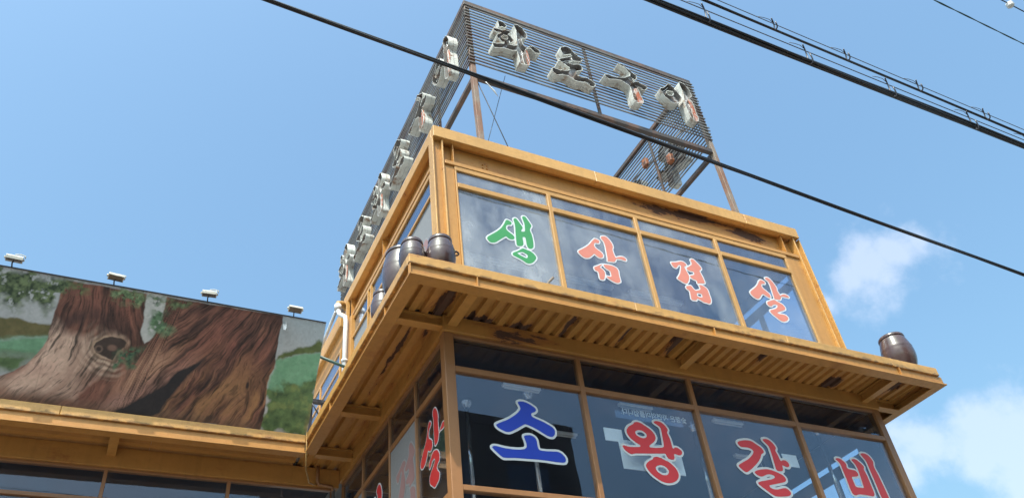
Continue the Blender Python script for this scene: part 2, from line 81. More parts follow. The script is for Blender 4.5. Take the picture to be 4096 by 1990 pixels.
"L4":{"c":(7.969, 5.253),"f":["250,-324 257,-325 274,-323 306,-310 317,-296 324,-272 327,-255 327,-189 320,-75 308,56 295,122 292,163 296,187 311,218 313,236 306,260 298,277 281,301 268,311 243,323 233,325 219,327 184,327 167,323 150,316 145,311 143,305 157,279 184,244 192,225 196,170 196,91 200,-51 201,-206 204,-227 225,-303 234,-317","-241,-244 -220,-246 -202,-243 -168,-231 -130,-226 -54,-225 63,-232 81,-227 99,-210 107,-192 109,-161 108,15 106,39 94,104 99,118 113,135 114,146 107,160 96,173 74,194 46,216 25,225 1,230 -12,229 -44,222 -49,218 -53,211 -50,201 -34,180 -26,166 -15,139 -11,118 -9,73 -12,28 -28,-127 -30,-133 -33,-135 -57,-141 -137,-141 -162,-130 -167,-58 -167,-37 -164,-20 -147,-11 -78,-1 -50,9 -40,22 -36,32 -37,46 -44,58 -54,70 -71,77 -157,82 -173,87 -182,97 -183,104 -183,111 -174,135 -174,142 -179,153 -189,167 -206,183 -237,202 -258,208 -285,208 -302,205 -321,194 -322,191 -321,187 -285,158 -275,139 -270,101 -270,35 -264,-61 -266,-155 -265,-196 -261,-217 -254,-232 -250,-237"],"o":["249,-348 277,-347 319,-330 337,-310 348,-272 351,-248 351,-210 343,-75 332,56 328,84 319,125 315,163 319,180 333,208 337,236 328,267 319,287 300,315 281,331 243,347 219,351 184,350 160,346 130,332 123,322 119,301 122,292 136,268 166,229 169,218 171,198 172,87 177,-51 177,-196 181,-230 205,-317 222,-337","-239,-268 -223,-270 -206,-267 -161,-254 -130,-249 -54,-248 25,-254 67,-256 95,-247 115,-228 121,-220 129,-199 133,-141 131,18 129,42 118,101 121,108 134,125 138,139 138,149 128,170 115,187 88,213 57,237 32,248 5,253 -16,253 -50,244 -64,237 -71,229 -77,211 -76,201 -70,187 -49,160 -39,135 -35,118 -33,97 -33,90 -37,87 -47,93 -68,100 -151,105 -157,108 -152,125 -150,142 -153,153 -162,170 -173,184 -192,202 -209,214 -233,227 -258,232 -292,231 -316,224 -334,215 -342,204 -347,191 -344,177 -337,169 -300,139 -297,132 -294,111 -293,32 -287,-65 -289,-165 -288,-199 -284,-220 -274,-244 -268,-253 -254,-264","-133,-117 -140,-113 -141,-110 -144,-48 -143,-37 -140,-34 -75,-24 -43,-16 -41,-23 -47,-92 -50,-114 -54,-117 -64,-118"]},
"S1":{"c":(-6.687, 5.224),"f":["23,-395 33,-395 113,-370 122,-365 134,-353 142,-327 140,-311 136,-302 105,-269 91,-247 87,-239 86,-226 97,-211 105,-204 118,-197 147,-187 155,-181 163,-168 164,-142 164,-134 156,-113 127,-75 101,-57 63,-41 38,-35 12,-37 -9,-44 -42,-63 -82,-92 -88,-99 -97,-114 -101,-147 -99,-155 -94,-159 -76,-155 -61,-147 -30,-120 -17,-114 17,-105 33,-108 50,-126 52,-134 51,-142 38,-163 17,-178 -34,-199 -59,-214 -88,-241 -99,-264 -96,-302 -83,-323 4,-389","-281,-71 -265,-75 -244,-73 -214,-62 -202,-56 -185,-44 -156,-12 -140,9 -126,34 -118,41 -110,42 -105,40 -84,21 -67,12 -42,8 -34,10 -21,16 -4,34 2,55 -4,85 -7,93 -25,114 -67,143 -80,156 -86,165 -89,177 -88,198 -79,228 -74,236 -63,247 -30,263 -14,278 -13,286 -16,295 -34,317 -42,321 -59,320 -72,314 -82,303 -95,282 -107,240 -120,215 -155,165 -183,135 -257,70 -295,30 -314,5 -324,-16 -323,-33 -315,-50 -308,-58 -299,-65","74,5 84,3 122,10 146,26 164,64 171,93 163,211 164,232 172,257 169,282 159,320 144,350 118,383 101,395 92,398 67,396 54,391 48,383 41,362 43,341 55,307 59,274 56,101 59,26 63,14","265,85 277,83 298,86 316,97 323,106 324,114 315,133 307,140 294,143 281,144 266,139 235,117 191,97 187,93 231,90"],"o":["25,-407 38,-406 122,-380 143,-361 155,-327 150,-302 113,-260 100,-239 98,-231 105,-220 113,-213 126,-206 155,-197 161,-193 175,-172 176,-142 175,-130 166,-105 135,-67 105,-46 67,-30 38,-23 12,-24 -13,-33 -51,-54 -91,-84 -98,-92 -109,-113 -113,-147 -113,-155 -106,-168 -101,-171 -93,-173 -67,-165 -53,-155 -30,-134 -9,-124 21,-117 29,-120 38,-130 40,-134 38,-142 24,-159 8,-169 -40,-189 -72,-209 -99,-235 -111,-264 -107,-306 -92,-332 0,-400","-281,-84 -265,-87 -244,-85 -198,-68 -177,-53 -147,-21 -114,27 -110,27 -88,9 -72,1 -38,-4 -16,5 8,30 14,55 5,97 -17,123 -68,160 -74,169 -77,181 -75,198 -68,223 -63,230 -55,238 -21,254 -2,274 -1,291 -4,299 -19,320 -30,328 -42,334 -59,332 -72,328 -84,318 -97,304 -102,295 -109,278 -119,244 -131,219 -164,173 -189,145 -265,79 -303,38 -324,12 -336,-12 -337,-29 -334,-37 -324,-58 -317,-67 -303,-77","71,-8 80,-10 126,-2 151,14 160,24 181,76 185,78 223,79 277,71 303,74 330,93 334,101 337,114 328,135 319,146 307,153 281,156 260,150 231,129 214,120 193,112 185,111 182,118 175,211 176,228 184,253 183,274 172,320 155,354 126,392 105,406 92,410 59,407 46,400 38,391 29,362 31,341 43,303 47,274 44,101 48,17 51,9"]},
"H":{"c":(4.368, 12.292),"f":["17,-523 29,-527 135,-521 157,-510 183,-484 187,-451 165,-323 154,-200 155,-128 162,-100 175,-83 199,-61 230,-39 241,-35 252,-35 263,-41 335,-107 363,-113 402,-97 414,-89 424,-78 430,-61 430,-45 422,-11 408,10 369,38 313,60 296,60 285,56 252,28 207,-17 185,-33 163,-36 147,-22 128,22 117,83 117,117 124,150 136,173 189,206 207,220 219,234 234,273 235,306 226,362 217,390 185,451 168,474 135,509 113,522 85,526 63,522 46,512 20,490 12,468 29,390 32,328 14,39 12,-39 8,-67 -10,-71 -54,-96 -88,-108 -121,-108 -127,-104 -130,-95 -123,-72 -93,-56 -72,-39 -51,-17 -42,6 -41,56 -49,84 -75,122 -93,136 -119,150 -119,156 -102,178 -52,234 -49,245 -60,262 -82,267 -121,264 -154,254 -199,231 -238,217 -294,206 -371,203 -382,189 -384,178 -377,130 -366,113 -355,110 -333,111 -266,125 -252,122 -333,47 -339,33 -342,17 -331,-28 -321,-46 -299,-73 -271,-97 -238,-115 -219,-117 -217,-122 -238,-143 -299,-176 -360,-196 -416,-207 -425,-217 -431,-234 -432,-284 -428,-312 -416,-329 -399,-333 -232,-274 -76,-250 -49,-242 -10,-224 -6,-234 0,-323 4,-501 7,-512","-227,-12 -238,-6 -244,6 -247,28 -240,50 -210,83 -193,94 -166,99 -154,94 -144,78 -140,61 -145,33 -153,17 -164,6 -188,-9 -205,-14","-261,278 -255,279 -221,301 -205,308 -166,312 -154,317 -129,345 -123,362 -123,373 -129,395 -143,417 -184,451 -227,470 -249,470 -271,459 -277,451 -282,434 -274,295 -270,284"],"o":[]},
"R":{"c":(5.355, 12.233),"f":["-335,-460 -327,-463 -307,-457 -257,-417 -238,-404 -208,-390 -193,-385 -163,-381 -109,-385 -79,-393 15,-440 39,-445 79,-436 163,-409 198,-408 242,-424 297,-456 321,-461 345,-450 362,-435 390,-401 397,-386 400,-371 399,-346 386,-322 359,-297 346,-287 326,-276 282,-258 272,-256 227,-256 143,-276 109,-280 94,-276 79,-268 74,-262 68,-242 69,-203 66,-188 109,-152 196,-94 218,-64 222,-10 219,10 209,40 203,47 188,55 148,53 114,40 39,2 5,-6 -35,2 -39,5 -40,10 -34,20 -25,29 50,74 114,108 208,152 238,173 248,183 256,203 260,213 260,227 251,252 242,267 225,282 187,302 174,312 148,336 96,401 68,430 30,460 0,461 -50,438 -85,415 -129,379 -139,366 -146,312 -121,198 -116,188 -99,167 -94,166 -89,169 15,249 30,253 39,252 54,241 58,232 37,208 -94,119 -183,54 -210,25 -217,-5 -217,-15 -203,-35 -148,-69 -115,-94 -55,-148 -44,-173 -46,-183 -55,-194 -89,-217 -179,-262 -218,-277 -233,-280 -327,-280 -351,-284 -388,-297 -399,-317 -397,-356 -391,-382 -367,-430 -355,-445"],"o":[]},
"G":{"c":(6.432, 12.254),"f":["84,-499 96,-501 144,-496 185,-483 231,-457 249,-430 256,-382 254,-345 211,-85 212,-74 217,-64 229,-58 260,-57 282,-60 329,-75 361,-64 418,-5 432,16 438,42 435,53 426,64 388,85 314,118 276,126 239,125 223,120 201,106 154,60 154,69 165,92 186,120 239,177 255,198 271,228 277,255 270,292 255,312 202,348 140,398 102,435 53,492 32,502 -5,504 -32,496 -58,478 -62,473 -61,462 48,410 83,377 121,319 136,281 135,244 116,218 106,207 27,146 -26,112 -117,64 -180,44 -281,35 -350,37 -382,31 -425,7 -430,-4 -431,-16 -412,-53 -403,-64 -387,-78 -356,-93 -313,-85 -228,-45 -175,-28 -101,-19 -58,-27 -10,-54 22,-79 48,-106 57,-143 49,-297 48,-382 50,-425 63,-483 69,-490"],"o":[]},
"I":{"c":(7.513, 12.313),"f":["216,-520 247,-523 286,-502 306,-475 311,-459 320,-408 323,-364 318,-285 317,-89 306,0 283,95 291,123 325,153 345,179 361,218 365,257 359,319 351,358 324,436 310,459 280,487 236,519 219,524 202,523 167,503 159,492 151,470 152,391 166,291 167,246 160,162 132,0 126,-56 121,-173 127,-324 141,-453 163,-491","-166,-207 -150,-211 -117,-207 -71,-190 -33,-163 9,-117 38,-78 74,-17 90,28 93,62 86,89 12,190 3,213 -4,252 -13,268 -22,280 -55,307 -77,322 -105,334 -117,330 -139,313 -212,218 -257,173 -338,112 -363,78 -358,45 -346,6 -321,-56 -290,-117 -268,-145 -228,-178 -198,-196","-184,-12 -214,0 -227,17 -227,56 -212,81 -200,91 -145,127 -117,133 -82,117 -73,101 -72,89 -83,50 -99,28 -111,17 -150,-8 -173,-13"],"o":[]}}

MURAL={"trunk":[(-0.885,0.979),(-0.902,0.914),(-0.918,0.811),(-0.928,0.710),(-0.929,0.601),(-0.925,0.513),(-0.950,0.422),(-1.005,0.339),(-1.065,0.270),(-1.171,0.201),(-1.282,0.156),(-1.586,0.060),(-1.550,-0.047),(-0.993,-0.020),(-0.397,-0.025),(0.461,-0.030),(0.901,-0.016),(1.252,-0.017),(1.546,-0.012),(1.553,0.073),(1.560,0.158),(1.541,0.263),(1.535,0.369),(1.542,0.456),(1.577,0.525),(1.572,0.601),(1.569,0.700),(1.561,0.810),(1.564,0.899),(1.569,0.999)],
"notch":[(-0.040,0.998),(-0.019,0.880),(-0.006,0.747),(-0.005,0.655),(0.022,0.597),(0.061,0.566),(0.100,0.591),(0.147,0.653),(0.179,0.771),(0.182,0.855),(0.191,0.961),(0.192,1.003)],
"crev":[(0.833,0.582),(0.728,0.507),(0.607,0.441),(0.488,0.376),(0.403,0.294),(0.342,0.227),(0.238,0.175),(0.105,0.092),(-0.053,0.017),(-0.126,-0.039),(0.042,-0.043),(0.295,-0.020),(0.383,0.018),(0.422,0.092),(0.477,0.179),(0.546,0.268),(0.617,0.358),(0.701,0.451)],
"light":[(-0.929,0.601),(-0.845,0.621),(-0.706,0.569),(-0.555,0.558),(-0.461,0.579),(-0.376,0.630),(-0.272,0.622),(-0.137,0.558),(-0.164,0.434),(-0.217,0.358),(-0.282,0.322),(-0.361,0.254),(-0.472,0.213),(-0.549,0.070),(-0.749,0.022),(-1.008,0.025),(-1.240,0.030),(-1.565,-0.002),(-1.595,0.086),(-1.282,0.156),(-1.171,0.201),(-1.065,0.270),(-1.005,0.339),(-0.950,0.422),(-0.925,0.513)],
"knot":[(-0.456,0.480),(-0.442,0.517),(-0.369,0.565),(-0.287,0.585),(-0.196,0.581),(-0.124,0.554),(-0.138,0.517),(-0.200,0.470),(-0.229,0.397),(-0.335,0.415),(-0.417,0.435)],
"knotc":[(-0.283,0.490)],
"leafknot":[(-0.230,0.441),(-0.166,0.484),(-0.076,0.525),(0.015,0.525),(0.074,0.501),(0.028,0.436),(-0.047,0.387),(-0.150,0.346),(-0.214,0.349)],
"olive":[(-1.778,0.618),(-1.435,0.614),(-1.201,0.610),(-0.928,0.596),(-0.922,0.503),(-1.156,0.475),(-1.375,0.434),(-1.694,0.373)],
"teal":[(-1.694,0.373),(-1.375,0.434),(-1.156,0.475),(-0.922,0.503),(-0.950,0.422),(-1.005,0.339),(-1.135,0.338),(-1.337,0.320),(-1.663,0.283)],
"lgreen":[(-1.663,0.283),(-1.337,0.320),(-1.135,0.338),(-1.005,0.339),(-1.065,0.270),(-1.172,0.206),(-1.299,0.206),(-1.614,0.140)],
"fol1":[(-1.914,1.014),(-1.561,0.989),(-1.301,0.987),(-0.986,0.987),(-0.837,0.984),(-0.881,0.906),(-0.930,0.869),(-0.932,0.779),(-0.998,0.720),(-1.096,0.727),(-1.203,0.762),(-1.233,0.709),(-1.319,0.649),(-1.390,0.688),(-1.444,0.710),(-1.415,0.763),(-1.493,0.786),(-1.831,0.773)],
"fol2":[(-0.819,0.966),(-0.664,0.988),(-0.658,0.948),(-0.726,0.908),(-0.804,0.917)],
"fol3":[(-0.445,0.936),(-0.332,0.988),(-0.204,0.996),(-0.047,0.997),(-0.030,0.941),(-0.091,0.881),(-0.182,0.879),(-0.301,0.884),(-0.418,0.889)],
"fol4":[(-0.029,0.983),(0.162,0.999),(0.174,0.959),(0.096,0.875),(0.206,0.847),(0.262,0.657),(0.167,0.676),(0.040,0.681),(0.023,0.741),(0.062,0.808)],
"fol5":[(0.001,0.978),(0.273,0.983),(0.525,0.980),(0.484,0.925),(0.323,0.904),(0.186,0.950),(0.010,0.948)],
"fol6":[(0.073,0.734),(0.174,0.757),(0.336,0.714),(0.347,0.678),(0.218,0.652),(0.143,0.680)],
"bush":[(1.530,0.304),(1.611,0.334),(1.733,0.324),(1.773,0.404),(1.874,0.426),(2.011,0.429),(2.071,0.501),(2.119,0.495),(2.133,-0.004),(1.548,-0.017),(1.553,0.073),(1.560,0.158),(1.541,0.263)],
"teal2":[(1.591,0.614),(1.742,0.648),(1.928,0.702),(2.125,0.731),(2.125,0.408),(1.744,0.282),(1.535,0.283),(1.535,0.369),(1.542,0.456),(1.577,0.525),(1.572,0.601)],
"dband":[(1.592,0.642),(1.673,0.679),(1.827,0.735),(1.989,0.771),(2.065,0.848),(2.101,0.830),(2.116,0.735),(1.928,0.702),(1.741,0.653),(1.599,0.615)],
"knot2":[(1.299,0.345)],
"rust":[(2.131,0.320),(2.102,0.122),(2.071,0.001),(2.178,-0.001),(2.176,0.325)]}


# ------------------------------------------------------------------ materials
MATS = {}
def new_mat(name):
    m = bpy.data.materials.new(name); m.use_nodes = True; MATS[name] = m
    nt = m.node_tree; return m, nt, nt.nodes['Principled BSDF']
def noise(nt, scale, detail=5, rough=.6, vec=None, dist=0):
    n = nt.nodes.new('ShaderNodeTexNoise'); n.inputs['Scale'].default_value = scale; n.inputs['Detail'].default_value = detail
    n.inputs['Roughness'].default_value = rough; n.inputs['Distortion'].default_value = dist
    if vec is not None: nt.links.new(vec, n.inputs['Vector'])
    return n.outputs['Fac']
def pos(nt, scale=(1, 1, 1)):
    g = nt.nodes.new('ShaderNodeNewGeometry'); mp = nt.nodes.new('ShaderNodeMapping'); mp.inputs['Scale'].default_value = scale
    nt.links.new(g.outputs['Position'], mp.inputs['Vector']); return mp.outputs['Vector']
def ramp(nt, fac, stops):
    r = nt.nodes.new('ShaderNodeValToRGB'); nt.links.new(fac, r.inputs[0])
    el = r.color_ramp.elements
    while len(el) < len(stops): el.new(.5)
    for e, (p, c) in zip(el, stops):
        e.position = p; e.color = (c, c, c, 1) if isinstance(c, (int, float)) else (*c, 1)
    return r.outputs[0]
def mixc(nt, fac, a, b, mode='MIX'):
    n = nt.nodes.new('ShaderNodeMixRGB'); n.blend_type = mode
    for i, v in ((0, fac), (1, a), (2, b)):
        if hasattr(v, 'node'): nt.links.new(v, n.inputs[i])
        elif isinstance(v, (int, float)): n.inputs[i].default_value = v if i == 0 else (v, v, v, 1)
        else: n.inputs[i].default_value = (*v, 1)
    return n.outputs[0]
def mth(nt, op, a, b=0.0, clamp=False):
    n = nt.nodes.new('ShaderNodeMath'); n.operation = op; n.use_clamp = clamp
    for i, v in enumerate((a, b)):
        if hasattr(v, 'node'): nt.links.new(v, n.inputs[i])
        else: n.inputs[i].default_value = v
    return n.outputs[0]
def bump(nt, bs, h, strength, dist=.01):
    b = nt.nodes.new('ShaderNodeBump'); b.inputs['Strength'].default_value = strength; b.inputs['Distance'].default_value = dist
    nt.links.new(h, b.inputs['Height']); nt.links.new(b.outputs[0], bs.inputs['Normal'])

def paint(name, col, rust=.62, rough=.42, vscale=(1, 1, 1), wear=1.0, rustcol=(.055, .028, .02), bumps=.35, spots=(), stain=None):
    m, nt, bs = new_mat(name)
    p = pos(nt); pv = pos(nt, vscale)
    big = noise(nt, .9, 4, .6, p); fine = noise(nt, 14, 6, .65, p); strk = noise(nt, 3.2, 5, .6, pos(nt, (3.2, 3.2, .35)))
    c = mixc(nt, ramp(nt, big, [(.3, 0), (.7, 1)]), tuple(v*.86 for v in col), tuple(min(1, v*1.1) for v in col))
    c = mixc(nt, mth(nt, 'MULTIPLY', ramp(nt, strk, [(.50, 0), (.74, 1)]), .4), c, tuple(v*.62 for v in col))
    c = mixc(nt, mth(nt, 'MULTIPLY', ramp(nt, fine, [(.52, 0), (.75, 1)]), .38), c, tuple(v*.7 for v in col))
    rm = noise(nt, 2.3, 9, .72, pv, .4)
    for (sx, sy, sz, rx_, ry_, rz_, st) in spots:
        gg = nt.nodes.new('ShaderNodeNewGeometry'); vm = nt.nodes.new('ShaderNodeVectorMath'); vm.operation = 'SUBTRACT'; vm.inputs[1].default_value = (sx, sy, sz)
        nt.links.new(gg.outputs['Position'], vm.inputs[0]); vd = nt.nodes.new('ShaderNodeVectorMath'); vd.operation = 'DIVIDE'; vd.inputs[1].default_value = (rx_, ry_, rz_)
        nt.links.new(vm.outputs[0], vd.inputs[0]); vl = nt.nodes.new('ShaderNodeVectorMath'); vl.operation = 'LENGTH'; nt.links.new(vd.outputs[0], vl.inputs[0])
        w_ = mth(nt, 'MULTIPLY', mth(nt, 'SUBTRACT', 1.0, vl.outputs['Value'], True), st)
        rm = mth(nt, 'ADD', rm, w_)
    rmask = mth(nt, 'MULTIPLY', ramp(nt, rm, [(rust, 0), (rust+.02, 1)]), wear)
    halo = mth(nt, 'MULTIPLY', ramp(nt, rm, [(rust-.09, 0), (rust, .6)]), wear)
    c = mixc(nt, halo, c, (col[0]*.62, col[1]*.42, col[2]*.5))
    rc = mixc(nt, fine, rustcol, (.13, .06, .035))
    c = mixc(nt, rmask, c, rc)
    if stain:
        gg = nt.nodes.new('ShaderNodeSeparateXYZ'); nt.links.new(pos(nt), gg.inputs[0])
        mr_ = nt.nodes.new('ShaderNodeMapRange'); mr_.inputs['From Min'].default_value = stain[0]; mr_.inputs['From Max'].default_value = stain[1]
        mr_.inputs['To Min'].default_value = 1; mr_.inputs['To Max'].default_value = 0; nt.links.new(gg.outputs['Z'], mr_.inputs['Value'])
        sn = mth(nt, 'MULTIPLY', noise(nt, 7, 8, .7, pos(nt, (1, 1, 2.2))), 1.0)
        sm_ = ramp(nt, mth(nt, 'ADD', mth(nt, 'MULTIPLY', mr_.outputs[0], .34), mth(nt, 'SUBTRACT', sn, .1)), [(.64, 0), (.74, .6)])
        c = mixc(nt, sm_, c, (.09, .05, .03))
    nt.links.new(c, bs.inputs['Base Color'])
    ro = mth(nt, 'ADD', mth(nt, 'MULTIPLY', rmask, .45), mth(nt, 'ADD', mth(nt, 'MULTIPLY', fine, .25), rough-.12)); nt.links.new(ro, bs.inputs['Roughness'])
    chip = noise(nt, 30, 8, .7, p)
    h = mth(nt, 'SUBTRACT', mth(nt, 'ADD', mth(nt, 'MULTIPLY', chip, .5), fine), mth(nt, 'MULTIPLY', rmask, .8))
    bump(nt, bs, h, bumps, .012)
    return m
OCH = (.48, .228, .056)
M_OCH = paint('ochre_paint', OCH, .69, .40)
M_OCHT = paint('ochre_trim_paint', (.555, .298, .088), .665, .42, (1, 1, 3.0), 1, bumps=.4)
M_OCHC = paint('ochre_canopy_trim_paint', (.555, .298, .088), .65, .42, (1, 1, 3.0), 1, bumps=.5, stain=(6.4252, 6.50))
M_OCHW = paint('ochre_web_paint', (.48, .228, .056), .665, .45, (.55, .55, 1.6), 1, spots=[(6.35, 6.25, 9.08, 1.5, 1, .16, .30), (7.75, 6.25, 9.03, .5, 1, .16, .26), (2.8, 7.0, 9.0, .3, .5, .2, .2), (3.4, 6.12, 6.33, .8, .2, .2, .22)])
M_DECK = paint('ochre_deck_paint', (.48, .228, .056), .63, .5, (2.2, .6, 1), 1, (.04, .022, .016), spots=[(2.66, 5.85, 6.4, .09, .45, 1, .32), (3.05, 6.12, 6.4, .22, .16, 1, .34), (3.55, 6.1, 6.4, .2, .13, 1, .34), (4.05, 5.9, 6.4, .08, .4, 1, .30), (4.75, 5.9, 6.4, .07, .4, 1, .28), (5.40, 5.8, 6.4, .09, .5, 1, .32), (6.6, 5.7, 6.4, .10, .3, 1, .26), (7.9, 6.0, 6.4, .2, .2, 1, .26), (8.75, 5.8, 6.4, .25, .4, 1, .32), (2.48, 7.2, 6.4, .06, 1.2, 1, .30)])
M_DECKX = paint('ochre_deck_paint_wing', (.48, .228, .056), .66, .5, (.5, 2.2, 1), 1, (.04, .022, .016))
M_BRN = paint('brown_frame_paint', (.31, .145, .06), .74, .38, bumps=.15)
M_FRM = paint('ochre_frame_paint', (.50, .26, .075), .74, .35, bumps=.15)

def plain(name, col, rough=.5, metal=0, nz=.25, scale=8, spec=.5):
    m, nt, bs = new_mat(name); p = pos(nt)
    n1 = noise(nt, scale, 6, .65, p)
    c = mixc(nt, ramp(nt, n1, [(.3, 0), (.7, 1)]), tuple(v*(1-nz) for v in col), tuple(min(1, v*(1+nz)) for v in col))
    nt.links.new(c, bs.inputs['Base Color']); bs.inputs['Metallic'].default_value = metal
    nt.links.new(mth(nt, 'ADD', mth(nt, 'MULTIPLY', n1, .2), rough-.1), bs.inputs['Roughness'])
    bs.inputs['Specular IOR Level'].default_value = spec
    return m
def rusty(name, col, rcol, th=.55, scale=4, rough=.6, vs=(1, 1, 1)):
    m, nt, bs = new_mat(name); p = pos(nt, vs)
    n1 = noise(nt, scale, 8, .7, p); n2 = noise(nt, scale*6, 5, .6, p)
    c = mixc(nt, ramp(nt, n1, [(th-.08, 0), (th+.06, 1)]), mixc(nt, n2, tuple(v*.75 for v in col), tuple(v*1.2 for v in col)), mixc(nt, n2, tuple(v*.6 for v in rcol), tuple(v*1.3 for v in rcol)))
    nt.links.new(c, bs.inputs['Base Color']); bs.inputs['Roughness'].default_value = rough
    bump(nt, bs, n2, .3, .004)
    return m
M_SLAT = rusty('slat_steel', (.15, .145, .14), (.085, .045, .035), .57, 2.5, .55, (.4, .4, 3))
M_POST = rusty('sign_post_steel', (.24, .19, .15), (.22, .105, .06), .5, 2.0, .6, (2, 2, .7))
M_RAIL = rusty('sign_rail_steel', (.06, .048, .045), (.14, .075, .05), .55, 2.2, .6)
M_CHW = rusty('channel_white', (.60, .60, .565), (.27, .16, .10), .61, 6, .5)
M_CHIN = rusty('channel_inside', (.22, .21, .205), (.19, .12, .085), .58, 6, .5)
M_CHBK = rusty('channel_back', (.50, .50, .52), (.15, .105, .08), .50, 8, .35)
M_RUSTO = rusty('orange_rust', (.36, .12, .05), (.10, .05, .035), .5, 9, .7)
M_REM = rusty('face_remnant', (.55, .50, .46), (.40, .10, .04), .47, 9, .6)
M_TUBE = plain('tube_glass', (.75, .74, .72), .2, 0, .1)
M_CABLE = plain('cable_black', (.018, .019, .024), .5, 0, .3, 30)
M_WIRE = plain('wire_grey', (.12, .12, .13), .45, .4, .3, 30)
M_GREENW = plain('wire_green', (.02, .06, .05), .45, 0, .3, 30)
M_HANG = plain('hanger_plastic', (.045, .045, .06), .35, 0, .3, 30)
M_PORC = plain('porcelain', (.75, .73, .70), .25, 0, .08)
M_PVC = plain('pvc_white', (.60, .60, .61), .35, 0, .08, 5)
M_PVCO = plain('pvc_elbow_ochre', (.42, .25, .09), .5, 0, .3, 12)
M_LAMP = plain('lamp_housing', (.50, .48, .43), .4, 0, .15, 20)
M_LGLS = plain('lamp_lens', (.14, .13, .12), .12, 0, .1)
M_GAL = plain('galvanised', (.30, .33, .36), .4, .5, .2, 15)
M_GRNPIPE = plain('green_pipe', (.05, .10, .085), .45, 0, .3, 12)
M_DKSTEEL = plain('dark_steel', (.045, .04, .045), .5, .2, .3, 12)
M_JAR = None
def jar_mat():
    m, nt, bs = new_mat('onggi_glaze'); p = pos(nt)
    n1 = noise(nt, 6, 6, .6, p); n2 = noise(nt, 40, 4, .6, p)
    c = mixc(nt, ramp(nt, n1, [(.3, 0), (.7, 1)]), (.040, .022, .022), (.095, .055, .052))
    nt.links.new(c, bs.inputs['Base Color'])
    nt.links.new(mth(nt, 'ADD', mth(nt, 'MULTIPLY', n1, .22), .13), bs.inputs['Roughness'])
    bs.inputs['Coat Weight'].default_value = .35; bs.inputs['Coat Roughness'].default_value = .08
    bump(nt, bs, mth(nt, 'ADD', n1, mth(nt, 'MULTIPLY', n2, .25)), .22, .012)
    return m
M_JAR = jar_mat()
M_VG = plain('vinyl_green', (.045, .26, .085), .45, 0, .06, 3)
M_VC = plain('vinyl_coral', (.60, .20, .145), .45, 0, .06, 3)
M_VR = plain('vinyl_red', (.62, .035, .04), .4, 0, .05, 3)
M_VB = plain('vinyl_blue', (.012, .045, .42), .4, 0, .05, 3)
M_VW = plain('vinyl_white', (.60, .62, .65), .45, 0, .04, 3)
M_FADER = plain('faded_vinyl_red', (.31, .175, .175), .6, 0, .1, 6)
M_FADEW = plain('faded_vinyl_pale', (.28, .28, .295), .6, 0, .1, 6)
M_FADER2 = M_FADER
M_FADEW2 = M_FADEW

def glass(name, ior, tint, film=0.0, filmcol=(.5, .53, .57), rough=.0, filmscale=1.2):
    m = bpy.data.materials.new(name); m.use_nodes = True; MATS[name] = m; nt = m.node_tree; N = nt.nodes; N.clear()
    out = N.new('ShaderNodeOutputMaterial'); fr = N.new('ShaderNodeFresnel'); fr.inputs['IOR'].default_value = ior
    g = N.new('ShaderNodeNewGeometry')
    tr = N.new('ShaderNodeBsdfTransparent'); tr.inputs[0].default_value = (*tint, 1)
    gl = N.new('ShaderNodeBsdfGlossy'); gl.inputs['Roughness'].default_value = rough; gl.inputs[0].default_value = (.78, .85, 1, 1)
    p = pos(nt)
    wv = noise(nt, 1.1, 2, .5, p); b = N.new('ShaderNodeBump'); b.inputs['Strength'].default_value = .03; b.inputs['Distance'].default_value = .05
    nt.links.new(wv, b.inputs['Height']); nt.links.new(b.outputs[0], gl.inputs['Normal'])
    mx = N.new('ShaderNodeMixShader')
    # the Fresnel node sees the inner face from inside: use the outer-angle value on both faces
    ng = N.new('ShaderNodeLayerWeight'); ng.inputs['Blend'].default_value = .5
    f = mth(nt, 'POWER', ng.outputs['Facing'], 3.2)
    f = mth(nt, 'ADD', mth(nt, 'MULTIPLY', f, .75), ((ior-1)/(ior+1))**2, True)
    nt.links.new(f, mx.inputs[0]); nt.links.new(tr.outputs[0], mx.inputs[1]); nt.links.new(gl.outputs[0], mx.inputs[2])
    last = mx.outputs[0]
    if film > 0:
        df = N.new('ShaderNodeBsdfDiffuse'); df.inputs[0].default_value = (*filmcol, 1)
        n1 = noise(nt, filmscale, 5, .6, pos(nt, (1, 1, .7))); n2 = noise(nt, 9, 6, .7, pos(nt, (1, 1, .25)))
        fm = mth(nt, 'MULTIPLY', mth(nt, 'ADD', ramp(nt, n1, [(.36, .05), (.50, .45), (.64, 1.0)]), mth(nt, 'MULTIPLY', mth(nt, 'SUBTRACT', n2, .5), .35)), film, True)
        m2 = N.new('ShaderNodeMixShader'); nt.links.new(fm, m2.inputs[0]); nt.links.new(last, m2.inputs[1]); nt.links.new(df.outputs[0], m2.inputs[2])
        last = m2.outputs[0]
    nt.links.new(last, out.inputs[0]); return m
M_GLUS = [glass('window_glass_cloud_film_%d' % i, 1.85, (.82, .88, .95), fl, (.585, .60, .625), filmscale=.85) for i, fl in enumerate((.58, .50, .34, .12))]  # milky film, weaker pane by pane, painting in a cloud reflection over some dust
M_GLL = glass('window_glass', 1.56, (.96, .98, 1.0), .01, (.4, .42, .45))
M_GLT = glass('window_glass_top', 1.6, (.74, .80, .88), .02, (.4, .42, .45))
M_GLSIDE = glass('window_glass_side', 1.6, (.80, .86, .92), .02)
M_SCREEN = plain('sun_screen_mesh', (.23, .232, .245), .7, 0, .12, 60)
M_SCREENU = M_SCREEN
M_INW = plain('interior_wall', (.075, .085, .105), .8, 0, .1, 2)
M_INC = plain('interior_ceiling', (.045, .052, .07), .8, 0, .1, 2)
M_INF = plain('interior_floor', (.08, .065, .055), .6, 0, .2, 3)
M_FLUO = plain('lamp_white_metal', (.82, .84, .85), .4, 0, .05)
M_PAPER = plain('paper_white', (.84, .90, .91), .7, 0, .05)
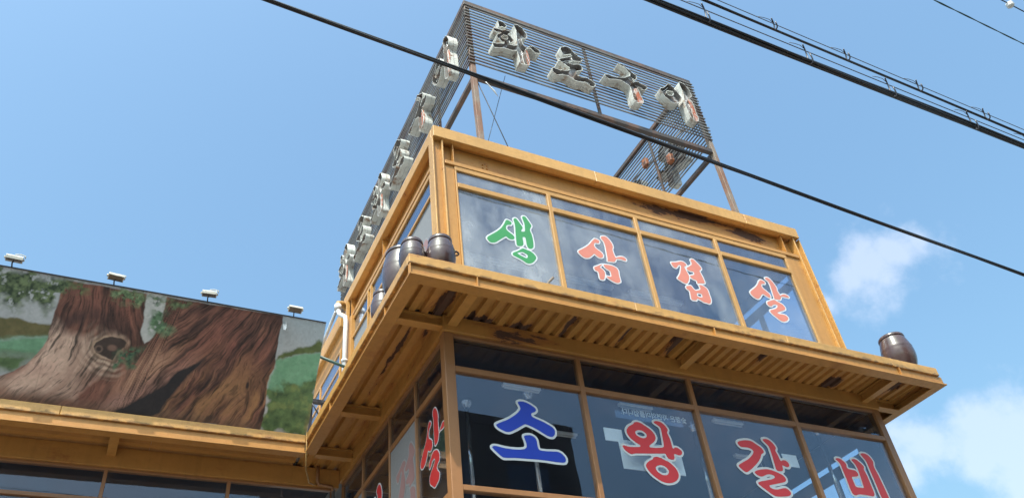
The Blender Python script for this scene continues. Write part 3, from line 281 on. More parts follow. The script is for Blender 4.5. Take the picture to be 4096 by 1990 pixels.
M_DUCT = plain('duct_chrome', (.62, .64, .66), .18, .9, .1)
M_CONC = plain('concrete', (.40, .38, .35), .85, 0, .2, 3)

# ------------------------------------------------------------------ mesh helpers
WL = {}   # world location of every object
def link(name, me, loc, parent=None, mat=None):
    o = bpy.data.objects.new(name, me); COL.objects.link(o)
    loc = Vector(loc); WL[o] = loc
    if parent is not None:
        o.parent = parent; o.location = loc - WL[parent]
    else: o.location = loc
    if mat is not None and me is not None:
        me.materials.clear(); me.materials.append(mat)
    return o
def thing(name, label, cat, loc, group=None):
    o = link(name, None, loc); o.empty_display_size = .1; return tag(o, label, cat, group)
def tag(o, label=None, cat=None, group=None, kind=None):
    if label: o['label'] = label
    if cat: o['category'] = cat
    if group: o['group'] = group
    if kind: o['kind'] = kind
    return o
BOXF = [(0, 3, 2, 1), (4, 5, 6, 7), (0, 1, 5, 4), (1, 2, 6, 5), (2, 3, 7, 6), (3, 0, 4, 7)]
def mesh_from(name, verts, faces, smooth=False):
    me = bpy.data.meshes.new(name); me.from_pydata([tuple(v) for v in verts], [], faces); me.update()
    if smooth:
        for p in me.polygons: p.use_smooth = True
    return me
def box(name, x0, x1, y0, y1, z0, z1, mat, parent=None, bev=.004):
    c = Vector(((x0+x1)/2, (y0+y1)/2, (z0+z1)/2)); a, b, d = (x1-x0)/2, (y1-y0)/2, (z1-z0)/2
    me = mesh_from(name, [(-a, -b, -d), (a, -b, -d), (a, b, -d), (-a, b, -d), (-a, -b, d), (a, -b, d), (a, b, d), (-a, b, d)], BOXF)
    bev = min(bev, a*.4, b*.4, d*.4)
    if bev > 0:
        bm = bmesh.new(); bm.from_mesh(me); bmesh.ops.bevel(bm, geom=bm.edges[:], offset=bev, segments=1, affect='EDGES'); bm.to_mesh(me); bm.free()
    return link(name, me, c, parent, mat)
def prism(name, prof, axis, a0, a1, mat, parent=None, smooth=False):
    """extrude a closed profile along an axis. axis 'x': prof (y,z); 'y': prof (x,z); 'z': prof (x,y)"""
    n = len(prof)
    def P(u, v, a): return {'x': (a, u, v), 'y': (u, a, v), 'z': (u, v, a)}[axis]
    vs = [Vector(P(u, v, a0)) for u, v in prof] + [Vector(P(u, v, a1)) for u, v in prof]
    c = sum(vs, Vector())/len(vs)
    fs = [tuple(range(n)), tuple(range(2*n-1, n-1, -1))] + [(i, n+i, n+(i+1) % n, (i+1) % n) for i in range(n)]
    me = mesh_from(name, [v-c for v in vs], fs, smooth)
    bm = bmesh.new(); bm.from_mesh(me); bmesh.ops.recalc_face_normals(bm, faces=bm.faces[:]); bm.to_mesh(me); bm.free()
    return link(name, me, c, parent, mat)
def ibeam(u0, u1, v0, v1, tf=.014, tw=.01, top=True):
    """I profile, u horizontal, v vertical"""
    uc = (u0+u1)/2
    p = [(u0, v0), (u1, v0), (u1, v0+tf), (uc+tw/2, v0+tf)]
    if top: p += [(uc+tw/2, v1-tf), (u1, v1-tf), (u1, v1), (u0, v1), (u0, v1-tf), (uc-tw/2, v1-tf)]
    else: p += [(uc+tw/2, v1), (uc-tw/2, v1)]
    return p + [(uc-tw/2, v0+tf), (u0, v0+tf)]
def tube_geo(pts, r, seg=8, twist=0):
    pts = [Vector(p) for p in pts]; vs = []; fs = []
    rr = r if isinstance(r, (list, tuple)) else [r]*len(pts)
    ref = None
    for i, p in enumerate(pts):
        t = (pts[min(i+1, len(pts)-1)] - pts[max(i-1, 0)]).normalized()
        if ref is None: ref = Vector((0, 0, 1)) if abs(t.z) < .9 else Vector((1, 0, 0))
        a = (ref - t*ref.dot(t)).normalized(); b = t.cross(a); ref = a
        for k in range(seg):
            an = 2*math.pi*k/seg; vs.append(p + (a*math.cos(an) + b*math.sin(an))*rr[i])
    for i in range(len(pts)-1):
        for k in range(seg):
            fs.append((i*seg+k, i*seg+(k+1) % seg, (i+1)*seg+(k+1) % seg, (i+1)*seg+k))
    fs.append(tuple(range(seg-1, -1, -1))); fs.append(tuple((len(pts)-1)*seg+k for k in range(seg)))
    return vs, fs
def tube(name, pts, r, mat, parent=None, seg=8):
    vs, fs = tube_geo(pts, r, seg); c = Vector(pts[0])
    return link(name, mesh_from(name, [v-c for v in vs], fs, True), c, parent, mat)
def lathe(name, prof, loc, mat, parent=None, seg=40):
    vs = []; fs = []
    for r, z in prof:
        for k in range(seg): vs.append((r*math.cos(2*math.pi*k/seg), r*math.sin(2*math.pi*k/seg), z))
    for i in range(len(prof)-1):
        for k in range(seg): fs.append((i*seg+k, i*seg+(k+1) % seg, (i+1)*seg+(k+1) % seg, (i+1)*seg+k))
    return link(name, mesh_from(name, vs, fs, True), loc, parent, mat)
def arc(c, r, a0, a1, n, plane='xz'):
    return [Vector((c[0]+r*math.cos(a), c[1], c[2]+r*math.sin(a))) if plane == 'xz' else Vector((c[0], c[1]+r*math.cos(a), c[2]+r*math.sin(a))) for a in [a0+(a1-a0)*i/n for i in range(n+1)]]
def loops(strs): return [[tuple(int(t)/1000 for t in p.split(',')) for p in s.split()] for s in strs]
def fill_mesh(lps, thick):
    """filled outline with holes, in the local xz plane, facing -y, thick along y"""
    cu = bpy.data.curves.new('tmp', 'CURVE'); cu.dimensions = '2D'; cu.fill_mode = 'BOTH'; cu.extrude = thick/2
    for lp in lps:
        s = cu.splines.new('POLY'); s.points.add(len(lp)-1); s.use_cyclic_u = True
        for q, (x, z) in zip(s.points, lp): q.co = (x, z, 0, 1)
    ob = bpy.data.objects.new('tmp', cu); me = bpy.data.meshes.new_from_object(ob)
    bpy.data.objects.remove(ob); bpy.data.curves.remove(cu)
    me.transform(Matrix.Rotation(math.pi/2, 4, 'X')); return me

# ------------------------------------------------------------------ setting: ground, street
M_PAVE = plain('paving', (.20, .19, .175), .85, 0, .2, 3)
gm = plain('street_concrete', (.13, .125, .12), .9, 0, .2, 1.5)
tag(box('ground', -400, 400, -400, 400, -.3, 0, gm, None, 0), kind='structure')
asp = plain('asphalt', (.06, .06, .062), .9, 0, .25, 6)
tag(box('road', -400, 400, -5.2, 1.6, -.1, .004, asp, None, 0), kind='structure')
tag(box('pavement', -400, 400, 1.8, 5.6, -.1, .13, M_PAVE, None, .01), kind='structure')
tag(box('kerb', -400, 400, 1.6, 1.797, -.1, .14, M_CONC, None, .01), kind='structure')

# ------------------------------------------------------------------ dimensions of the restaurant (metres)
BX, BY = 2.7306, 6.1425
X1 = 8.74
CX, CY, CR = 2.0946, 5.447, 9.236
ZC1, ZS, ZC0 = 6.5367, 6.4252, 6.2922
WY = 9.13           # face of the wing's canopy
GW = 9.755          # glass wall of the wing
XW = -6.5           # far end of the wing
building = thing('restaurant_building', 'two storey glass fronted restaurant in ochre painted steel with a wide canopy', 'building', (BX, BY, 0))
Bd = building

# --- canopy edge: trim strip, recessed I beam, flange
for a_, b_, d_ in ((CX, 4.62, 0), (4.623, 6.71, .002), (6.713, 8.42, -.001), (8.423, CR, .003)): box('canopy_trim', a_, b_, CY+d_, CY+.05, ZS-d_*.7, ZC1+d_*.5, M_OCHC, Bd, .006)
box('canopy_trim', CX, CX+.05, CY+.052, WY+.045, ZS, ZC1, M_OCHC, Bd, .006)
box('canopy_trim', CR-.05, CR, CY+.052, 9.6, ZS, ZC1, M_OCHC, Bd, .006)
for a_, b_, d_ in ((XW, -3.1, 0), (-3.097, -.62, .002), (-.617, CX-.002, -.001)): box('canopy_trim', a_, b_, WY+d_, WY+.05, ZS-d_*.7, ZC1+d_*.5, M_OCHC, Bd, .006)
FL = .135
def edge_beam(axis, a0, a1, o, sgn):
    """flange outer edge at o, running inwards by sgn"""
    u0, u1 = sorted((o, o+sgn*FL)); uc = (u0+u1)/2
    wc = o+sgn*.040; tw = .006
    prof = [(u0, ZC0), (u1, ZC0), (u1, ZC0+.014), (wc+tw, ZC0+.014), (wc+tw, ZS-.003), (wc-tw, ZS-.003), (wc-tw, ZC0+.014), (u0, ZC0+.014)]
    return prism('canopy_beam', prof, axis, a0, a1, M_OCHW, Bd)
edge_beam('x', CX+.004, CR+.045, CY-.006, 1)
edge_beam('y', CY-.006+FL+.001, WY+.02, CX+.004, 1)
edge_beam('y', CY-.006+FL+.001, 9.6, CR+.045, -1)
edge_beam('x', XW, CX+.002, WY-.006, 1)
# stiffener plates on the webs
for x in (CX+.012, 2.79, 5.64, 8.50): box('stiffener', x-.005, x+.005, CY+.0, CY+.027, ZC0+.016, ZS-.004, M_OCH, Bd, .001)
for y in (6.18, 8.10): box('stiffener', CX+.008, CX+.037, y-.005, y+.005, ZC0+.016, ZS-.004, M_OCH, Bd, .001)
for x in (-4.1, -2.05): box('stiffener', x-.005, x+.005, WY+.0, WY+.027, ZC0+.016, ZS-.004, M_OCH, Bd, .001)
# cantilever beams under the deck
zb = ZC0+.118
for x in (2.79, 5.64, 8.50): prism('cantilever_beam', ibeam(x-.05, x+.05, ZC0-.001, zb, .013, .01), 'y', CY+FL-.004, BY-.034, M_OCHW, Bd)
for y in (6.19, 8.10): prism('cantilever_beam', ibeam(y-.05, y+.05, ZC0-.0012, zb, .013, .01), 'x', CX+FL+.006, BX-.03, M_OCHW, Bd)
prism('cantilever_beam', ibeam(6.14, 6.24, ZC0-.0012, zb, .013, .01), 'x', X1+.02, CR+.045-FL-.002, M_OCHW, Bd)
for x in (-4.13, -2.07, -.02): prism('cantilever_beam', ibeam(x-.05, x+.05, ZC0-.001, zb, .013, .01), 'y', WY+FL-.004, GW-.034, M_OCHW, Bd)
prism('cantilever_beam', ibeam(GW-.70+.08, GW-.70+.18, ZC0-.0012, zb, .013, .01), 'x', CX+FL+.006, BX-.03, M_OCHW, Bd)
# corrugated deck sheets
def deck_profile(u0, nrib, pitch, z0=ZC0+.122, h=.042, t=.004):
    lo = []
    for i in range(nrib):
        b = u0+i*pitch
        lo += [(b, z0+h), (b+pitch*.30, z0+h), (b+pitch*.40, z0), (b+pitch*.90, z0)]
    lo.append((u0+nrib*pitch, z0+h))
    return lo, [(u, v+t) for u, v in reversed(lo)]
def deck(axis, u0, nrib, pitch, a0, a1, mat, z0=ZC0+.122):
    lo, hi = deck_profile(u0, nrib, pitch, z0); n = len(lo)
    def P(u, v, a): return Vector((a, u, v) if axis == 'x' else (u, a, v))
    vs = []
    for a in (a0, a1): vs += [P(u, v, a) for u, v in lo] + [P(u, v, a) for u, v in reversed(hi)]
    fs = []
    m = 2*n
    for i in range(n-1):
        fs.append((i, i+1, m+i+1, m+i)); fs.append((n+i, m+n+i, m+n+i+1, n+i+1))
        fs.append((i, n+i, n+i+1, i+1)); fs.append((m+i, m+i+1, m+n+i+1, m+n+i))
    fs += [(0, m, m+n, n), (n-1, m-1, 2*m-1, m+n-1)]
    c = sum(vs, Vector())/len(vs); me = mesh_from('deck_sheet', [v-c for v in vs], fs)
    bm = bmesh.new(); bm.from_mesh(me); bmesh.ops.recalc_face_normals(bm, faces=bm.faces[:]); bm.to_mesh(me); bm.free()
    return link('deck_sheet', me, c, Bd, mat)
PT = .137; x = CX+.055; k = 0
while x < CR-.1:
    n = min(6, int((CR-.05-x)/PT)); 
    if n < 1: break
    deck('y', x, n, PT, CY+.075+.002*(k % 2), BY+.02, M_DECK, ZC0+.122+.002*(k % 2)); x += n*PT; k += 1
box('edge_flashing', x-.02, CR+.03, CY+.08, 9.5, ZC0+.119, ZC0+.129, M_DECK, Bd, 0)
for a0, a1, dz in ((BY+.024, 8.09, .001), (8.092, GW+.3, .003)):
    deck('y', CX+.06, 4, .16, a0, a1, M_DECK, ZC0+.122+dz)
for i in range(5): deck('x', WY+.07, 4, .16, XW+i*1.72, XW+i*1.72+1.718, M_DECKX, ZC0+.122+.001*(i % 2))
# top of the canopy and floor slab
box('floor_slab', CX+.052, CR-.052, CY+.054, BY+.2, ZC0+.20, ZC1-.02, M_CONC, Bd, 0)
box('floor_slab', CX+.052, BX+.2, BY+.202, 14.0, ZC0+.20, ZC1-.02, M_CONC, Bd, 0)
box('floor_slab', BX+.202, CR-.052, BY+.202, 14.0, ZC0+.20, ZC1-.021, M_CONC, Bd, 0)
box('floor_slab', XW, CX+.048, WY+.054, 14.0, ZC0+.20, ZC1-.022, M_CONC, Bd, 0)

# --- lower storey: posts, perimeter beam, frames, panes
ZT0, ZT1 = 5.795, 5.855; ZSL0, ZSL1 = 4.580, 4.632; ZB = 3.3
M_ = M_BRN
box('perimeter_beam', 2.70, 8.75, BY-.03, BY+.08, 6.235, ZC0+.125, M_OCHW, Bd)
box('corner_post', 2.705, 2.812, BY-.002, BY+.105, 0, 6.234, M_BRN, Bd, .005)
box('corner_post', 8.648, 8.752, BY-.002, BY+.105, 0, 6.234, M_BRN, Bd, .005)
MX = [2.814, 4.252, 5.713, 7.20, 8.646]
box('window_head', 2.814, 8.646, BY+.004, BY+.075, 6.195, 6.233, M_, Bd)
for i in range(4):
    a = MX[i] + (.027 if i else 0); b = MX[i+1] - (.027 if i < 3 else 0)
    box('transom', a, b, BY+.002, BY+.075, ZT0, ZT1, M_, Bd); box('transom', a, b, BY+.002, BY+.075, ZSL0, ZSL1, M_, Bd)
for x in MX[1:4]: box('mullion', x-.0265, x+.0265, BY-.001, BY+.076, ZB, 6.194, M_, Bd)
box('spandrel', 2.814, 8.646, BY+.01, BY+.08, 0, ZB-.002, M_OCH, Bd)
GY = BY+.035
def pane(x0, x1, z0, z1, mat, y=GY): return box('window_pane', x0, x1, y, y+.008, z0, z1, mat, Bd, 0)
lower_panes = []
for i in range(4):
    a = MX[i] + (.0275 if i else .001); b = MX[i+1] - (.0275 if i < 3 else .001)
    pane(a, b, ZT1+.001, 6.194, M_GLT); lower_panes.append(pane(a, b, ZSL1+.001, ZT0-.001, M_GLL)); pane(a, b, ZB, ZSL0-.001, M_GLL)

def window_letter(key, mat, par, wall='front', plane=None, at=None, scale=1.0, wmat=None, label=None, grow=1.0):
    d = LETTERS[key]; cx_, cz_ = d['c']
    bm = bmesh.new()
    me_o = fill_mesh(loops(d['o']), .0016); me_f = fill_mesh(loops(d['f']), .0016)
    me_f.transform(Matrix.Translation((0, -.0019, 0)))
    bm.from_mesh(me_o); n0 = len(bm.faces); bm.from_mesh(me_f); bm.faces.ensure_lookup_table()
    for i, fc in enumerate(bm.faces): fc.material_index = 0 if i < n0 else 1
    me = bpy.data.meshes.new('window_letter'); bm.to_mesh(me); bm.free()
    bpy.data.meshes.remove(me_o); bpy.data.meshes.remove(me_f)
    if scale != 1: me.transform(Matrix.Scale(scale, 4))
    me.materials.append(wmat or M_VW); me.materials.append(mat)
    if wall == 'front': loc = Vector((cx_, plane, cz_))
    else:
        me.transform(Matrix.Rotation(-math.pi/2, 4, 'Z'))
        loc = Vector((plane, -cx_, cz_)) if at is None else Vector((plane, at[0], at[1]))
    o = bpy.data.objects.new('window_letter', me); COL.objects.link(o); WL[o] = loc; o.parent = par; o.location = loc - WL[par]
    if label: o['label'] = label
    return o
for k, m, p, lb in (('L1', M_VB, lower_panes[0], 'large blue syllable with white outline'), ('L2', M_VR, lower_panes[1], 'large red syllable with two rings'),
                    ('L3', M_VR, lower_panes[2], 'large red syllable beside the ringed one'), ('L4', M_VR, lower_panes[3], 'large red syllable at the right end')):
    window_letter(k, m, p, 'front', GY-.0015, label=lb)

# --- lower storey, left side (plane x = BX)
LX = BX
box('perimeter_beam', LX-.03, LX+.08, BY+.082, GW, 6.235, ZC0+.125, M_OCHW, Bd)
YS = [BY+.108, 7.078, 7.90, 8.87, GW-.02]
box('window_head', LX+.004, LX+.075, YS[0], YS[-1], 6.195, 6.233, M_, Bd)
side_panes = []
for i in range(4):
    a = YS[i] + (.0155 if i else .0); b = YS[i+1] - .0155
    for z0, z1 in ((ZT0-.03, ZT1-.03), (ZSL0, ZSL1)): box('transom', LX+.012, LX+.052, a, b, z0, z1, M_, Bd)
for j, y in enumerate(YS[1:]): box('mullion', LX+.010, LX+.054, y-.015, y+.015, ZB, 6.194, M_, Bd)
box('spandrel', LX+.01, LX+.08, YS[0], YS[-1], 0, ZB-.002, M_OCH, Bd)
for i in range(4):
    a = YS[i] + (.016 if i else .001); b = YS[i+1] - .016
    mt = M_GLSIDE
    box('window_pane', LX+.035, LX+.043, a, b, ZT1-.029, 6.194, M_GLT, Bd, 0)
    side_panes.append(box('window_pane', LX+.035, LX+.043, a, b, ZSL1+.001, ZT0-.031, mt, Bd, 0))
    box('window_pane', LX+.035, LX+.043, a, b, ZB, ZSL0-.001, mt, Bd, 0)
    if i in (1, 3): box('sun_screen', LX+.026, LX+.029, a, b, ZB, ZT0-.031, M_SCREEN, Bd, 0)
window_letter('S1', M_VR, side_panes[0], 'left', LX+.0335, label='red syllable on the side pane next to the corner post')
window_letter('U3', M_FADER, side_panes[1], 'left', LX+.0245, (7.42, 5.17), 1.12, M_FADEW)
window_letter('U2', M_VR, side_panes[2], 'left', LX+.0335, (8.42, 5.17), 1.12)
window_letter('U1', M_FADER, side_panes[3], 'left', LX+.0245, (9.3, 5.17), 1.12, M_FADEW)

# --- upper storey
ZR0, ZR1 = 9.128, 9.319; FX0, FX1, FY0, FY1 = 2.714, 8.637, 6.1125, 9.89
box('roof_soffit', FX0+.092, FX1-.092, FY0+.092, BY+.1245, ZR0+.02, ZR0+.05, M_OCHW, Bd, 0)
box('roof_soffit', FX0+.092, FX0+.139, BY+.1247, FY1, ZR0+.02, ZR0+.05, M_OCHW, Bd, 0)
for a_, b_, d_ in ((FX0, 5.05, 0), (5.053, 7.62, .002), (7.623, FX1, -.001)): box('roof_fascia', a_, b_, FY0+d_, FY0+.09, ZR0-d_*.8, ZR1+d_*.6, M_OCHT, Bd, .005)
box('roof_fascia', FX0, FX0+.09, FY0+.092, FY1, ZR0, ZR1, M_OCHT, Bd, .006)
box('roof_fascia', FX1-.09, FX1, FY0+.092, FY1, ZR0, ZR1, M_OCHT, Bd, .006)
box('roof_slab', FX0+.14, FX1-.14, BY+.125, FY1, ZR0-.1, ZR1-.03, M_CONC, Bd, 0)
ZF0, ZF1 = 8.728, 8.790
# recessed web and lower flange of the roof beam
box('roof_beam_web', 2.85, 8.51, BY+.105, BY+.118, ZF1, ZR0, M_OCHW, Bd, 0)
box('roof_beam_flange', 2.86, 8.505, BY+.006, BY+.118, ZF0, ZF1-.001, M_OCH, Bd, .004)
box('roof_beam_web', BX+.105, BX+.118, BY+.15, 9.70, ZF1, ZR0, M_OCHW, Bd, 0)
box('roof_beam_flange', BX+.006, BX+.118, BY+.15, 9.66, ZF0, ZF1-.001, M_OCH, Bd, .004)
for x in (2.985, 8.30): box('stiffener', x-.006, x+.006, BY+.02, BY+.104, ZF1, ZR0-.001, M_OCH, Bd, .001)
for y in (8.15, 9.60): box('stiffener', BX+.02, BX+.104, y-.006, y+.006, ZF1, ZR0-.001, M_OCH, Bd, .001)
# bolts of the beam splices
def bolts(x0):
    for i in range(2):
        for j in range(3):
            lathe('bolt', [(0, .012), (.010, .011), (.013, .004), (.013, 0)], (0, 0, 0), M_OCHW, None, 8)
            o = COL.objects[-1]; o.parent = Bd; o.rotation_euler = (math.pi/2, 0, 0); WL[o] = Vector((x0+i*.055, BY+.104, 8.87+j*.055)); o.location = WL[o]-WL[Bd]
bolts(3.42); bolts(7.85)
def hpost(x0, x1):
    box('corner_post_web', x0+.018, x1-.018, BY+.045, BY+.06, ZC1-.02, ZR0, M_OCH, Bd, 0)
    box('corner_post_flange', x0, x0+.018, BY-.006, BY+.12, ZC1-.02, ZR0-.001, M_OCHT, Bd, .004)
    box('corner_post_flange', x1-.018, x1, BY-.006, BY+.12, ZC1-.02, ZR0-.001, M_OCHT, Bd, .004)
hpost(2.70, 2.845); hpost(8.52, 8.655)
box('post_cover_plate', 2.846, 2.985, BY+.03, BY+.045, ZC1-.02, ZF0+.05, M_OCH, Bd, .003)
box('post_cover_plate', 8.235, 8.519, BY+.03, BY+.045, ZC1-.02, ZF0+.05, M_OCH, Bd, .003)
UX = [2.987, 4.263, 5.573, 6.90, 8.233]
UT0, UT1, UH0 = 8.367, 8.440, 8.655
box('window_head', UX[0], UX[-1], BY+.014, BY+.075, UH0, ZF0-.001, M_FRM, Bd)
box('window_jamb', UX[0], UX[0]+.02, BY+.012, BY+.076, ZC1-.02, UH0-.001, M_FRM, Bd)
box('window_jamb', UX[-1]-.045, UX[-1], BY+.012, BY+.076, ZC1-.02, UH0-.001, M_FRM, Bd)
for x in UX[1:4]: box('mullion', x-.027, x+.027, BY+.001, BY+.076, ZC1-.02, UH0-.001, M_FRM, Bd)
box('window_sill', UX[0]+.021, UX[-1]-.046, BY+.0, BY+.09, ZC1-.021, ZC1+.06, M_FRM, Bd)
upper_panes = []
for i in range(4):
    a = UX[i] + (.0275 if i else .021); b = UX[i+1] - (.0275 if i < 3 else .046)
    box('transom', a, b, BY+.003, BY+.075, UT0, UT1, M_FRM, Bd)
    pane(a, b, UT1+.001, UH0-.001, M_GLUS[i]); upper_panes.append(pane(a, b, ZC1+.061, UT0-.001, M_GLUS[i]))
for k, m, p, lb in (('U1', M_VG, upper_panes[0], 'green syllable with white outline'), ('U2', M_VC, upper_panes[1], 'coral syllable, second from the left'),
                    ('U3', M_VC, upper_panes[2], 'coral syllable, third from the left'), ('U4', M_VC, upper_panes[3], 'coral syllable at the right end')):
    window_letter(k, m, p, 'front', GY-.0015, label=lb)
# upper storey, left side
YU = [BY+.122, 6.355, 8.62, 8.75, 9.44]
ux = BX+.002
box('window_head', ux+.014, ux+.075, YU[0], YU[-1], UH0, ZF0-.001, M_FRM, Bd)
box('transom', ux+.003, ux+.075, YU[1]+.015, 9.44, UT0-.06, UT1-.09, M_FRM, Bd)
for j, y in enumerate(YU[1:4]): box('mullion', ux+.001, ux+.076, y-.012, y+.012, ZC1-.02, UH0-.001, M_FRM, Bd)
box('end_post', BX-.02, BX+.10, 9.44, 9.66, ZC1-.02, ZF0-.001, M_OCH, Bd)
box('end_post', BX-.03, BX+.02, 9.662, 9.72, ZC1-.02, ZR0-.001, M_OCHT, Bd)
sp = None
for i in range(4):
    a, b = YU[i]+.013, YU[i+1]-.013
    if i: box('window_pane', ux+.035, ux+.043, a, b, UT1-.089, UH0-.001, M_GLSIDE, Bd, 0)
    o = box('window_pane', ux+.035, ux+.043, a, b, ZC1-.02, (UT0-.061) if i else UH0-.002, M_GLSIDE, Bd, 0)
    if i in (1, 3):
        box('sun_screen', ux+.028, ux+.032, a, b, ZC1-.02, UT0-.061, M_SCREENU, Bd, 0)
        if i == 1: sp = o
window_letter('U4', M_FADER2, sp, 'left', ux+.0265, (6.72, 7.42), 1.15, M_FADEW2)
window_letter('U3', M_FADER2, sp, 'left', ux+.0265, (7.68, 7.42), 1.15, M_FADEW2)
# rear block of the roof, one step further back
box('rear_fascia', FX0-.03, FX0+.06, 9.96, 13.8, ZR0-.28, ZR1-.2, M_OCHT, Bd, .012)
box('rear_wall', FX0+.03, FX0+.13, 9.96, 13.8, ZC1-.02, ZR0-.281, M_OCHW, Bd, 0)
for y in (10.02, 11.1, 12.2):
    box('rear_window_pane', FX0+.012, FX0+.02, y, y+1.0, 6.9, 8.42, M_GLSIDE, Bd, 0)
    box('rear_window_frame', FX0+.0, FX0+.028, y-.04, y-.002, 6.9, 8.46, M_FRM, Bd)
    box('rear_window_frame', FX0+.0, FX0+.028, y-.002, y+1.03, 8.422, 8.46, M_FRM, Bd)
    box('rear_window_frame', FX0-.002, FX0+.01, y, y+1.0, 8.12, 8.155, M_FRM, Bd)
# right wall of both storeys (seen through the front panes)
rx = 8.62
def rwall(z0, z1, zs0, zs1, zt, ys):
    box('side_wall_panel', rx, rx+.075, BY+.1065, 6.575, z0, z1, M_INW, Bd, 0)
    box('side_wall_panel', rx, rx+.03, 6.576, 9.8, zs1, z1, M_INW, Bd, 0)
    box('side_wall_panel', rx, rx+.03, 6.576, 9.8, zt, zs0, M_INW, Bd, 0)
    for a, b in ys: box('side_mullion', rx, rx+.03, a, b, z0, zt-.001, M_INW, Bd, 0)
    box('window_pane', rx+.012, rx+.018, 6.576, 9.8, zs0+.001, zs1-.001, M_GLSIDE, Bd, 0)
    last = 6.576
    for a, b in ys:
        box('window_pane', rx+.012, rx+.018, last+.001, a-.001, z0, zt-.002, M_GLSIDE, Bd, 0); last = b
rwall(ZC1-.02, 9.0, 8.654, 8.763, 8.50, [(7.28, 7.37), (8.75, 8.84), (9.7, 9.8)])
rwall(3.2, 6.20, 5.83, 5.912, 5.672, [(7.05, 7.10), (7.85, 7.92), (8.8, 8.87), (9.7, 9.8)])
# interior shells
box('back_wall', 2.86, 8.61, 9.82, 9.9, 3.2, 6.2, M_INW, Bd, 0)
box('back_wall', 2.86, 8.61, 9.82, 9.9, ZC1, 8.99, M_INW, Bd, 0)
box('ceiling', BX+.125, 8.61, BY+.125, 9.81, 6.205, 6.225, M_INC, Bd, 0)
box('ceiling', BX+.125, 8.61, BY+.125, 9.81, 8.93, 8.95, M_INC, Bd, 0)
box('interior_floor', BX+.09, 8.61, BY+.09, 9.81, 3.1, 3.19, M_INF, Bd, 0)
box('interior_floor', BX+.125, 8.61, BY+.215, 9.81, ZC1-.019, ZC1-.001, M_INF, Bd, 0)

# --- wing: beam, frames, panes
box('perimeter_beam', XW, BX-.032, GW-.03, GW+.08, 6.165, ZC0+.118, M_OCHW, Bd)
WX = [XW, -5.52, -4.15, -2.777, -1.404, -.03, 1.344, BX-.10]
box('window_head', XW, WX[-1], GW+.004, GW+.07, 6.135, 6.164, M_, Bd)
for i in range(7):
    a, b = WX[i]+.021, WX[i+1]-.021
    box('transom', a, b, GW+.002, GW+.07, 5.76, 5.805, M_, Bd)
    pane(a, b, 5.806, 6.134, M_GLL, GW+.035); pane(a, b, ZB, 5.759, M_GLL, GW+.035)
    box('mullion', WX[i+1]-.0205, WX[i+1]+.0205, GW-.001, GW+.071, ZB, 6.134, M_, Bd)
box('spandrel', XW, WX[-1], GW+.01, GW+.08, 0, ZB-.002, M_OCH, Bd)
box('back_wall', XW, 2.5, 13.3, 13.4, 0, 6.3, M_INW, Bd, 0)
box('ceiling', XW, BX-.1, GW+.085, 13.29, 6.2, 6.22, M_INC, Bd, 0)
box('interior_floor', XW, BX-.1, GW+.085, 13.29, 3.1, 3.19, M_INF, Bd, 0)
box('end_wall', XW-.1, XW-.002, GW, 13.4, 0, ZC0+.1, M_OCH, Bd, 0)

# ------------------------------------------------------------------ things inside, seen through the panes
for (x, y, lb) in ((3.62, 6.72, 'above the blue syllable'), (5.12, 6.74, 'above the red ringed syllable'), (6.49, 6.76, 'in the third lower window'), (4.55, 7.55, 'deeper inside between the first two lower windows'), (7.4, 7.5, 'deeper inside the right end window')):
    t = thing('ceiling_light', 'white fluorescent batten on the lower ceiling ' + lb, 'lamp', (x+.23, y, 6.2), 'fluorescent battens behind the lower windows')
    box('housing', x, x+.46, y-.03, y+.03, 6.09, 6.12, M_FLUO, t); tube('tube', [(x+.02, y, 6.075), (x+.44, y, 6.075)], .013, M_TUBE, t)
    for q in (.1, .36): tube('hanger_rod', [(x+q, y, 6.119), (x+q, y, 6.21)], .004, M_WIRE, t, 6)
for (x, lb) in ((3.9, 'first'), (5.3, 'second'), (6.6, 'third')):
    t = thing('ceiling_light', 'white fluorescent batten on the upper ceiling behind the ' + lb + ' upper window', 'lamp', (x+.5, 7.85, 8.93), 'fluorescent battens behind the upper windows')
    box('housing', x, x+1.0, 7.81, 7.89, 8.87, 8.928, M_FLUO, t); tube('tube', [(x+.03, 7.85, 8.85), (x+.97, 7.85, 8.85)], .014, M_TUBE, t)
for (x, y, lb) in ((3.45, 7.3, 'left of the blue syllable'), (4.05, 6.95, 'below the blue syllable'), (6.45, 7.1, 'beside the large menu board'), (7.75, 7.4, 'below the pale card in the third window'), (8.2, 6.75, 'behind the right end syllable')):
    t = thing('exhaust_duct', 'chrome table exhaust pipe hanging ' + lb, 'duct', (x, y, 6.2), 'exhaust pipes behind the lower windows')
    lathe('collar', [(.0, 0), (.075, -.0), (.078, -.02), (.05, -.06), (.03, -.09)], (x, y, 6.2), M_DUCT, t, 20)
    tube('pipe', [(x, y, 6.14), (x, y, 5.0)], .026, M_DUCT, t, 12); tube('sleeve', [(x, y, 5.0), (x, y, 4.3)], .042, M_DUCT, t, 12)
    lathe('hood', [(.042, 0), (.05, -.05), (.12, -.12), (.115, -.12)], (x, y, 4.3), M_DUCT, t, 20)
for (x0, x1, z0, z1, y, lb) in ((4.687, 5.462, 5.061, 5.385, 6.300, 'large pale menu board behind the red ringed syllable'), (4.533, 4.754, 5.358, 5.503, 6.304, 'small pale card left of the large menu board'), (6.958, 7.174, 5.345, 5.498, 6.308, 'pale card behind the third lower window beside the red syllable')):
    o = box('menu_board', x0, x1, y, y+.012, z0, z1, M_PAPER, None, .002); tag(o, lb, 'board')
